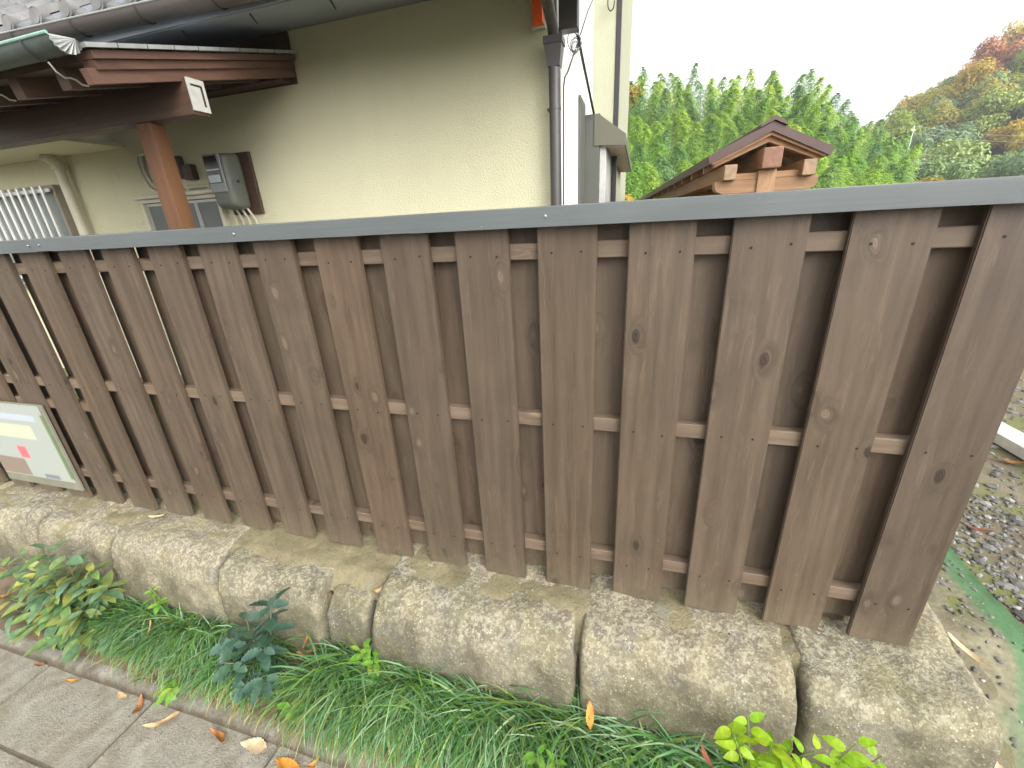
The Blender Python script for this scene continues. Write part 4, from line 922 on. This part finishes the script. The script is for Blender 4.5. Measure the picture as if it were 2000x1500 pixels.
plant('holly_shrub', 'dark blue-green bush of spiny toothed leaves in the middle of the grass strip', 'shrub', (1.07, -0.29, -0.37),
      [((1.20, -0.29, 0.03), 13), ((1.10, -0.32, -0.06), 10), ((1.00, -0.33, -0.14), 10), ((1.18, -0.35, -0.13), 10), ((0.96, -0.35, -0.27), 9), ((1.10, -0.40, -0.27), 11), ((1.19, -0.39, -0.23), 9), ((1.03, -0.39, -0.19), 9)],
      hl_l, 0, 0.75, 33, M_stem, 0.25, 4, 0.7, 1.1, 0.45, 0.15)
plant('lime_seedling', 'lime green seedling with broad leaves by the joint left of the corner stone', 'seedling', (2.62, -0.285, -0.34),
      [((2.56, -0.30, 0.02), 10), ((2.53, -0.31, -0.02), 9), ((2.61, -0.315, -0.02), 9), ((2.65, -0.32, -0.02), 8), ((2.69, -0.325, -0.0), 7), ((2.58, -0.34, -0.09), 10)], lm_l, 0, 0.75, 44, M_stemg, 0.25, 2, 0.6, 1.05, 0.5, 0.2)
plant('lime_seedling', 'lime green seedling spreading in front of the corner stone', 'seedling', (2.72, -0.29, -0.34),
      [((2.76, -0.315, 0.04), 9), ((2.81, -0.315, 0.02), 8), ((2.73, -0.33, -0.01), 8), ((2.79, -0.34, -0.04), 8)], lm_l, 0, 0.75, 45, M_stemg, 0.2, 2, 0.7, 1.0, 0.5, 0.2)
for (lab, b, tp, n_, sd_) in (('bright green weed growing from the open joint beside the narrow stone', (1.50, -0.245, -0.32), [(1.50, -0.27, -0.12), (1.53, -0.27, -0.16), (1.47, -0.27, -0.15)], 8, 51),
                              ('bright green weed just left of the holly bush', (0.98, -0.26, -0.34), [(0.97, -0.30, -0.19), (0.93, -0.30, -0.21)], 7, 52),
                              ('yellow green weed at the kerb edge of the short grass', (0.76, -0.40, -0.41), [(0.73, -0.43, -0.36), (0.79, -0.43, -0.35), (0.75, -0.45, -0.39)], 7, 53),
                              ('green weed standing in the grass right of the holly bush', (1.27, -0.38, -0.40), [(1.27, -0.40, -0.28), (1.31, -0.40, -0.33)], 7, 54),
                              ('ferny pale green weed in the thick grass near the bottom edge', (2.10, -0.36, -0.38), [(2.08, -0.39, -0.18), (2.13, -0.39, -0.18), (2.10, -0.42, -0.22)], 9, 55),
                              ('small weed sprig against the stone above the pale shrub', (0.50, -0.22, -0.33), [(0.50, -0.24, -0.15), (0.53, -0.25, -0.17)], 6, 56)):
    plant('weed', lab, 'weed', b, [(t_, n_) for t_ in tp], wd_l, 0, 0.75, sd_, M_stemg, 0.2, 3, 0.6, 1.1, 0.3, 0.2)

def dead_leaf(label, loc, L, W, rz, mat, curl=0.5, roll=0.6, tilt=0.0, seed=0, wav=0.15):
    r = random.Random(seed); vs = []; fs = []; n, m = 16, 6
    for i in range(n + 1):
        t = i / n; w = (t ** 0.6) * ((1 - t) ** 0.8) * 1.62 * W / 2 * (1 + (0.16 if i % 2 else -0.05)) + 0.0008
        for j in range(m + 1):
            s = -1 + 2 * j / m
            a = s * roll * (0.6 + 0.8 * t); rad = max(w / max(roll, 0.05), 1e-4)
            y = rad * sin(a) * (0.6 + 0.8 * t) / (0.6 + 0.8 * t); z = rad * (1 - cos(a))
            bend = curl * (t - 0.45) ** 2 * L * 1.6
            vs.append(((t - 0.5) * L * (1 - 0.12 * curl), y + wav * W * sin(3.1 * t + seed), z + bend + wav * 0.25 * W * sin(9 * t + 2 * s + seed)))
    mz = min(v[2] for v in vs)
    for i in range(n):
        for j in range(m): fs.append((i * (m + 1) + j, i * (m + 1) + j + 1, (i + 1) * (m + 1) + j + 1, (i + 1) * (m + 1) + j))
    vs = [(x, y, z - mz) for x, y, z in vs]
    me = bpy.data.meshes.new('fallen_leaf'); me.from_pydata(vs, [], fs); me.materials.append(mat)
    me.polygons.foreach_set('use_smooth', [True] * len(fs)); me.update()
    o = bpy.data.objects.new('fallen_leaf', me); link(o); o.location = loc; o.rotation_euler = (0, tilt, rz)
    return tag(o, label, 'leaf', 'fallen leaves')
PZ = -0.4495
dead_leaf('tiny red-brown leaf nearest the shrub on the pavement edge', (0.065, -0.452, PZ + .004), 0.05, 0.024, 0.4, M_dbrown, 0.6, 1.1, 0, 1)
dead_leaf('small yellow leaf on the pavement below the left shrub', (0.270, -0.462, PZ + .003), 0.062, 0.020, 0.35, M_dorange, 0.4, 0.7, 0, 2)
dead_leaf('small flat tan leaf lying close to the kerb', (0.525, -0.452, PZ + .002), 0.060, 0.028, -0.1, M_dtan, 0.2, 0.4, 0, 3)
dead_leaf('curled orange-brown leaf standing up on the pavement', (0.640, -0.472, PZ + .003), 0.090, 0.034, -1.0, M_dbrown, 0.9, 1.0, 0, 4)
dead_leaf('long narrow wavy tan leaf on the slab next to the curled one', (0.770, -0.484, PZ + .002), 0.115, 0.030, 0.42, M_dtan, 0.45, 0.5, 0, 5, 0.35)
dead_leaf('two-toned brown leaf lying between the long leaf and the pale leaf', (1.010, -0.478, PZ + .003), 0.095, 0.034, -0.35, M_dbrown, 0.6, 0.9, 0, 6, 0.3)
dead_leaf('big pale cream leaf flat at the kerb', (1.150, -0.468, PZ + .003), 0.105, 0.062, 0.15, M_dpale, 0.25, 0.45, 0, 7)
dead_leaf('big orange-tan leaf cut by the bottom edge of the picture', (1.300, -0.482, PZ + .003), 0.105, 0.060, 0.1, M_dorange, 0.3, 0.5, 0, 8)
dead_leaf('small crumpled orange leaf beside the big orange-tan one', (1.372, -0.455, PZ + .006), 0.045, 0.030, 1.0, M_dorange, 0.8, 1.1, 0, 9)
dead_leaf('tan leaf poking upright out of the short grass', (0.560, -0.32, -0.27), 0.085, 0.032, 1.1, M_dtan, 0.3, 0.7, -0.9, 10)
dead_leaf('orange leaf lying under the upright leaf in the short grass', (0.545, -0.33, -0.30), 0.06, 0.036, 0.4, M_dorange, 0.4, 0.6, -0.5, 11)
dead_leaf('curled brown leaf on bare soil right of the holly bush', (1.235, -0.255, -0.27), 0.085, 0.034, 0.15, M_dbrown, 0.7, 0.9, -0.1, 12, 0.3)
dead_leaf('upright brown leaf tip behind the curled one on the soil', (1.215, -0.225, -0.235), 0.065, 0.024, 1.2, M_dbrown, 0.3, 0.8, -0.8, 13)
dead_leaf('orange leaf caught between the grass and the large middle stone', (2.20, -0.262, -0.185), 0.065, 0.034, -1.2, M_dorange, 0.3, 0.5, 0.5, 14)
dead_leaf('small red leaf caught in the grass under the right-hand stone', (2.49, -0.30, -0.16), 0.05, 0.020, -0.9, M_dred, 0.3, 0.8, 0.4, 15)
dead_leaf('crumpled tan leaf wedged in the open joint by the narrow stone', (1.477, -0.135, -0.040), 0.040, 0.028, 0.9, M_dtan, 0.9, 1.2, 0.3, 16)
dead_leaf('pale straw leaf lying on the stone top under the fence at left', (0.33, -0.035, -0.004), 0.075, 0.024, 0.15, M_dpale, 0.25, 0.5, 0, 17)
dead_leaf('long pale straw leaf on the dirt beside the corner stone', (3.185, 0.065, -0.062), 0.115, 0.032, -1.25, M_dpale, 0.3, 1.0, 0.05, 18)
dead_leaf('curled pale leaf lying by the front corner of the corner stone', (3.165, -0.14, -0.20), 0.085, 0.036, -1.2, M_dpale, 0.5, 1.0, 0.3, 19)
dead_leaf('red-brown leaf on the gravel', (3.52, 0.615, -0.045), 0.075, 0.028, -0.3, M_dred, 0.4, 0.7, 0, 20)
dead_leaf('brown curled leaf on the moss below the white plank', (3.965, 1.185, -0.055), 0.115, 0.040, -0.4, M_dbrown, 0.6, 0.9, 0, 21)
dead_leaf('brown leaf at the far left under the shrub', (-0.30, -0.33, -0.30), 0.08, 0.034, 0.5, M_dbrown, 0.5, 0.8, 0, 22)

# ------------------------------------------------------------------ yard bits at the right
def rocks(name, spots, seed, label, cat):
    r = random.Random(seed); V = []; Fs = []; tn = []
    ico = bmesh.new(); bmesh.ops.create_icosphere(ico, subdivisions=1, radius=1.0); iv = [v.co.copy() for v in ico.verts]; jf = [[v.index for v in f.verts] for f in ico.faces]; ico.free()
    for (x, y, z, s) in spots:
        o = len(V); sx_, sy_, sz_ = s * r.uniform(.7, 1.4), s * r.uniform(.6, 1.1), s * r.uniform(.35, .7); a = r.uniform(0, pi); sd_ = r.uniform(0, 50)
        for c in iv:
            k = 1 + 0.35 * noise.noise(c * 1.3 + Vector((sd_, 0, 0))); px, py, pz = c.x * sx_ * k, c.y * sy_ * k, c.z * sz_ * k
            V.append((x + px * cos(a) - py * sin(a), y + px * sin(a) + py * cos(a), z + pz))
        Fs += [[i + o for i in f] for f in jf]; tn += [min(1, max(0, r.gauss(0.45, 0.22)))] * len(jf)
    me = bpy.data.meshes.new(name); me.from_pydata(V, [], Fs); me.materials.append(M_pebble)
    me.attributes.new('tint', 'FLOAT', 'FACE').data.foreach_set('value', tn); me.update()
    o = bpy.data.objects.new(name, me); link(o); return tag(o, label, cat, None, 'stuff')
g = random.Random(77); sp = []
for k in range(15000):
    x = g.uniform(3.30, 5.4); y = g.uniform(-0.1, 2.4)
    edge = 3.385 + 0.02 * nz(y * 5, 1) if y < 0.6 else 3.30
    if x < edge: continue
    den = 1.0 if y < 0.85 + 0.15 * nz(x * 3, y) else 0.22
    if g.random() > den: continue
    sp.append((x, y, yard_h(x, y) + 0.002, min(0.022, 0.005 + g.expovariate(240))))
for k in range(260):
    x = g.uniform(3.12, 3.36); y = g.uniform(-0.3, 0.8); sp.append((x, y, yard_h(x, y) + 0.004, g.uniform(0.003, 0.008)))
for k in range(1500):
    x = g.uniform(4.2, 8); y = g.uniform(1.8, 6); sp.append((x, y, yard_h(x, y) + 0.003, g.uniform(0.008, 0.03)))
rocks('gravel', sp, 3, 'grey angular gravel spread over the yard beside the fence end', 'gravel')
sp = [(g.uniform(-2, 2.95), g.uniform(-0.12, -0.03), -0.004, g.uniform(0.0015, 0.004)) for _ in range(160)] + [(g.uniform(-1.2, 2.4), -0.47 - g.expovariate(14), -0.4485, g.uniform(0.0012, 0.003)) for _ in range(500)]
rocks('grit', sp, 4, 'loose grit scattered on the pavement and stone tops', 'grit')
# green net laid on the dirt, edge curling up
mb = MB(); nxx, nyy = 40, 90; vs = []
for j in range(nyy + 1):
    for i in range(nxx + 1):
        u, w = i / nxx, j / nyy; y = -0.22 + 0.95 * w; x = 3.12 + 0.26 * u + 0.015 * nz(y * 5, u) - 0.02 * (1 - w)
        z = yard_h(x, y) + 0.005 + 0.006 * nz(x * 14, y * 14) + 0.003 * max(0, (u - 0.93) / 0.07) - 0.008 * (1 - u)
        vs.append((x, y, z))
mb.add(vs, [(j * (nxx + 1) + i, j * (nxx + 1) + i + 1, (j + 1) * (nxx + 1) + i + 1, (j + 1) * (nxx + 1) + i) for j in range(nyy) for i in range(nxx)])
net = part('green_net', mb, M_net, None, smooth=80)
net.data.attributes.new('cover', 'FLOAT', 'POINT').data.foreach_set('value', [min(1, max(0, 0.95 - 1.1 * max(0, (i / nxx - 0.62) / 0.22) - 0.9 * max(0, (0.32 - j / nyy) / 0.15) * (i / nxx))) for j in range(nyy + 1) for i in range(nxx + 1)]); tag(net, 'dirt-covered green net sheet on the ground beside the corner stone', 'ground net')
plk = thing('white_plank', 'white plank lying on the mossy yard ground', 'plank', (4.03, 1.6, -0.05))
mb = MB(); bm = bmesh.new(); bmesh.ops.create_cube(bm, size=1)
for v in bm.verts: v.co = Matrix.Rotation(radians(4), 3, 'Z') @ Vector((v.co.x * 0.115, v.co.y * 2.4, v.co.z * 0.055)) + Vector((4.03, 2.0, -0.0275))
bmesh.ops.bevel(bm, geom=bm.edges[:], offset=0.003, segments=1, affect='EDGES'); mb.bm(bm); part('board', mb, M_white, plk)

# ================================================================== HILLS AND TREES
def sm(a, b, t):
    t = min(1, max(0, (t - a) / (b - a))); return t * t * (3 - 2 * t)
def hill_a(x, y):
    t = (x - 2.26) / (y + 1.0); f = 1 - 0.88 * sm(0.26, 0.44, t)
    return -0.6 + 7.6 * sm(20, 48, y) * f * (1 + 0.10 * nz(x * 0.10, y * 0.10)) - 3 * sm(52, 75, y)
def hill_b(x, y):
    t = (x - 2.26) / (y + 1.0)
    return -1.5 + 20 * sm(60, 125, y) * (0.30 + 0.95 * sm(0.30, 0.60, t)) - 6 * sm(130, 170, y) + 1.2 * nz(x * 0.06, y * 0.06)
ha = grid('bamboo_hill', lin(-30, 40, 50), lin(19, 70, 40), hill_a, M_hill)
hb = grid('far_hill', lin(-20, 170, 60), lin(58, 180, 40), hill_b, M_hill)

def bamboo_mesh(seed, H):
    r = random.Random(seed); V = []; Fs = []; lean = Vector((r.uniform(-.06, .06), r.uniform(-.06, .06), 0)); nod = r.uniform(0, 2 * pi); culm = MB(); pts = []
    def axis(t):
        k = max(0, t - 0.6) / 0.4
        return Vector((0, 0, H * t)) + lean * H * t * t + Vector((cos(nod), sin(nod), -0.35)) * 0.5 * k * k
    pts = [axis(i / 14) for i in range(15)]; culm.tube(pts, 0.05, 6, rend=0.008)
    nn = 34
    for i in range(nn):
        t = 0.06 + 0.94 * (i + r.uniform(-.3, .3)) / (nn - 1); t = min(1, t); c = axis(t)
        prof = 1.95 * (1 - t) ** 0.55 * min(1, 0.62 + t * 1.2) + 0.07
        for b in range(9):
            a = r.uniform(0, 2 * pi); R = prof * r.uniform(0.6, 1.1); dv = Vector((cos(a), sin(a), 0)); sd = Vector((-dv.y, dv.x, 0))
            for q in range(17):
                u = (q + r.random()) / 17; p = c + dv * R * u + Vector((0, 0, 0.35 * u - 0.95 * u * u)) * R + sd * r.uniform(-.10, .10) * (0.5 + u)
                L = r.uniform(0.14, 0.27); w = r.uniform(0.022, 0.045)
                ld = (dv * r.uniform(0.3, 1.0) + sd * r.uniform(-.8, .8) + Vector((0, 0, r.uniform(-0.9, 0.0) * (0.3 + u)))).normalized()
                ws = ld.cross(Vector((r.uniform(-.4, .4), r.uniform(-.4, .4), 1))).normalized() * w
                o = len(V); V += [tuple(p), tuple(p + ld * L * 0.45 + ws), tuple(p + ld * L), tuple(p + ld * L * 0.45 - ws)]; Fs.append((o, o + 1, o + 2, o + 3))
    me = bpy.data.meshes.new('crown'); me.from_pydata(V, [], Fs); me.materials.append(M_bamboo); me.update()
    return me, culm.mesh('trunk', M_culm)
BM = [bamboo_mesh(100 + k, h) for k, h in enumerate((7.0, 7.6, 8.4, 6.4, 7.2, 8.0, 6.8))]
g = random.Random(8); cnt = 0; gx = 0; spots = []
ORD = ['first', 'second', 'third', 'fourth', 'fifth', 'sixth', 'seventh', 'eighth', 'ninth', 'tenth', 'eleventh', 'twelfth'] + ['thirteenth', 'fourteenth', 'fifteenth', 'sixteenth', 'seventeenth', 'eighteenth', 'nineteenth', 'twentieth'] + ['twenty-' + w for w in ('first', 'second', 'third', 'fourth', 'fifth', 'sixth', 'seventh', 'eighth', 'ninth')]
BH_ = (7.0, 7.6, 8.4, 6.4, 7.2, 8.0, 6.8)
def skyline(t):                                                 # height of the grove's canopy above the eye per metre of distance
    P = ((-0.3, 0.27), (-0.05, 0.262), (0.08, 0.242), (0.29, 0.215), (0.345, 0.16), (0.40, 0.125), (0.47, 0.09), (0.6, 0.06))
    for (a, ea), (b, eb) in zip(P, P[1:]):
        if t <= b: return ea + (eb - ea) * max(0, (t - a) / (b - a))
    return 0.06
rowy = 23.0; row = 0; nb_ = 0
while rowy < 49.5:
    x = 2.26 - 0.10 * (rowy + 1) + g.uniform(0, 1); k_in = 0
    while x < 2.26 + 0.455 * (rowy + 1):
        xx, yy = x + g.uniform(-.4, .4), rowy + g.uniform(-.6, .6)
        k = g.randrange(len(BM)); z = hill_a(xx, yy) - 0.2; tt = (xx - 2.26) / (yy + 1)
        top = 1.1 + (yy + 1) * skyline(tt) * (0.40 + 0.60 * min(row, 12) / 12) * g.uniform(0.93, 1.03)
        if top - z < 1.8: x += 1.0; continue
        o = bpy.data.objects.new('bamboo', None); link(o); o.location = (xx, yy, z); o.rotation_euler[2] = g.uniform(0, 6.28); sc_b = min(1.25, (top - z) / BH_[k]); o.scale = (max(sc_b, 0.8), max(sc_b, 0.8), sc_b)
        tag(o, 'feathery bamboo in the %s row up the grove, %s from the house' % (ORD[row], ORD[min(k_in, 28)]), 'bamboo', 'bamboo grove on the hill')
        for nm, me in (('crown', BM[k][0]), ('trunk', BM[k][1])): link(bpy.data.objects.new(nm, me), o)
        k_in += 1; nb_ += 1; x += 1.42 * (0.92 + 0.004 * rowy) * g.uniform(0.88, 1.12) * (0.78 if row >= 8 else 1.0)
    rowy += 2.35 if rowy < 38 else 1.7; row += 1

def tree_mesh(seed, R, mat, leaf=0.24, n=3600, bare=False):
    r = random.Random(seed); V = []; Fs = []; blobs = []
    for k in range(11):
        a = r.uniform(0, 2 * pi); q = r.uniform(0.1, 0.75) * R; blobs.append((Vector((q * cos(a), q * sin(a), R * r.uniform(0.6, 1.75))), R * r.uniform(0.3, 0.52)))
    for k in range(n):
        c, br = r.choice(blobs); d = Vector((r.gauss(0, 1), r.gauss(0, 1), r.gauss(0.25, 1))).normalized(); p = c + d * br * (r.random() ** 0.35) * Vector((1, 1, 0.8)).length / 1.62
        nrm = (d + Vector((r.uniform(-.7, .7), r.uniform(-.7, .7), r.uniform(-.2, .9)))).normalized(); u = nrm.orthogonal().normalized(); w = nrm.cross(u); ang = r.uniform(0, 6.28)
        u, w = u * cos(ang) + w * sin(ang), w * cos(ang) - u * sin(ang); L = leaf * r.uniform(0.6, 1.3); o = len(V)
        V += [tuple(p - u * L), tuple(p + w * L * 0.5), tuple(p + u * L), tuple(p - w * L * 0.5 + nrm * L * 0.15)]; Fs.append((o, o + 1, o + 2, o + 3))
    me = bpy.data.meshes.new('crown'); me.from_pydata(V, [], Fs); me.materials.append(mat); me.update()
    tk = MB(); tk.tube([(0, 0, -1), (0.05 * R, 0, 0.5 * R), (0, 0.05 * R, 1.3 * R)], 0.09 * R, 8, rend=0.03 * R)
    for b in blobs[:7]: tk.tube([(0, 0, 0.45 * R), (b[0] * 0.55 + Vector((0, 0, 0.2 * R))), b[0]], 0.045 * R, 5, rend=0.01 * R)
    return me, tk.mesh('trunk', M_trunk)
TM = {'autumn': [tree_mesh(200 + k, 3.6, M_autumn) for k in range(4)], 'red': [tree_mesh(210 + k, 3.4, M_red) for k in range(2)], 'ever': [tree_mesh(220 + k, 3.4, M_ever) for k in range(4)],
      'gold': [tree_mesh(230 + k, 2.6, M_gold, 0.26) for k in range(2)], 'thin': [tree_mesh(240 + k, 3.6, plain('thin grey twig leaf', (0.30, 0.25, 0.20), 0.8), 0.16, 500) for k in range(2)]}
LAB = {'autumn': 'olive and amber tree on the right-hand hill', 'red': 'russet tree on the right-hand hill', 'ever': 'green broadleaf tree on the right-hand hill', 'thin': 'nearly bare grey tree on the right-hand hill'}
def put_tree(kind, x, y, z, s, label=None, group='trees on the autumn hillside', where=''):
    me = g.choice(TM[kind]); o = bpy.data.objects.new('broadleaf_tree', None); link(o); o.location = (x, y, z); o.rotation_euler[2] = g.uniform(0, 6.28); o.scale = (s, s, s * g.uniform(0.9, 1.15))
    tag(o, label or LAB[kind] + where, 'tree', group if not label else None)
    for nm, m_ in (('crown', me[0]), ('trunk', me[1])): link(bpy.data.objects.new(nm, m_), o)
ty = 62.0; nt = 0; trow = 0
while ty < 132 and nt < 290:
    x = 2.26 + (ty + 1) * 0.29; tk_ = 0
    while x < 2.26 + (ty + 1) * 0.66:
        xx, yy = x + g.uniform(-1.4, 1.4), ty + g.uniform(-1.5, 1.5); t = (xx - 2.26) / (yy + 1); z = hill_b(xx, yy) - 0.6
        if yy > 112 and t < 0.44: kd = 'thin' if g.random() < 0.35 else 'autumn'
        elif yy > 106 and t > 0.50: kd = 'red' if g.random() < 0.5 else 'autumn'
        elif yy < 88: kd = 'ever' if g.random() < 0.85 else 'autumn'
        else: kd = 'autumn' if g.random() < 0.8 else 'ever'
        put_tree(kd, xx, yy, z, g.uniform(0.8, 1.15), where=', %s row up, %s from the left' % (ORD[trow], ORD[tk_])); nt += 1; tk_ += 1; x += 4.9
    ty += 5.0; trow += 1
for (lab, x, y, s) in (('golden-leaved tree high on the grove edge by the house wall', 0.75, 45.0, 0.5), ('gold bush at the foot of the grove by the gate roof', 1.05, 21.0, 0.42), ('slender gold tree in front of the dark green trees', 29.5, 54.0, 0.62), ('yellow-green bushy tree above the fence end', 34.5, 56.0, 0.55)):
    put_tree('gold', x, y, (hill_a(x, y) + (2.4 if y == 45.0 else 0)) if y < 50 else -0.8, s, lab)
# power lines over the valley
pl = thing('power_lines', 'thin pale power lines sagging before the right-hand hill', 'power line', (30, 60, 0))
for z0 in (8.0, 7.4, 5.6, 4.8, 4.2):
    mb = MB(); mb.tube([(29.7 + 16 * t, 60 + 6 * t, z0 - 1.6 * t - 1.2 * t * (1 - t)) for t in lin(0, 1, 14)], 0.011, 4); part('wire', mb, M_bar, pl)
mb = MB(); mb.tube([(29.7, 60, -1), (29.7, 60, 8.0)], 0.045, 8); mb.box(29.5, 29.9, 59.97, 60.03, 7.6, 7.66); part('pole', mb, M_bar, pl)

# ------------------------------------------------------------------ valley haze
mb = MB(); mb.box(-430, 430, -430, 430, -4.5, 48); hz = part('haze', mb, None, None, 'stuff', smooth=0)
hm = bpy.data.materials.new('valley haze'); hm.use_nodes = True; hm.node_tree.nodes.clear()
ho = hm.node_tree.nodes.new('ShaderNodeOutputMaterial'); hv = hm.node_tree.nodes.new('ShaderNodeVolumePrincipled')
hv.inputs['Color'].default_value = (0.95, 0.97, 1.0, 1); hv.inputs['Density'].default_value = 0.0010
hm.node_tree.links.new(hv.outputs[0], ho.inputs['Volume']); hz.data.materials.clear(); hz.data.materials.append(hm)
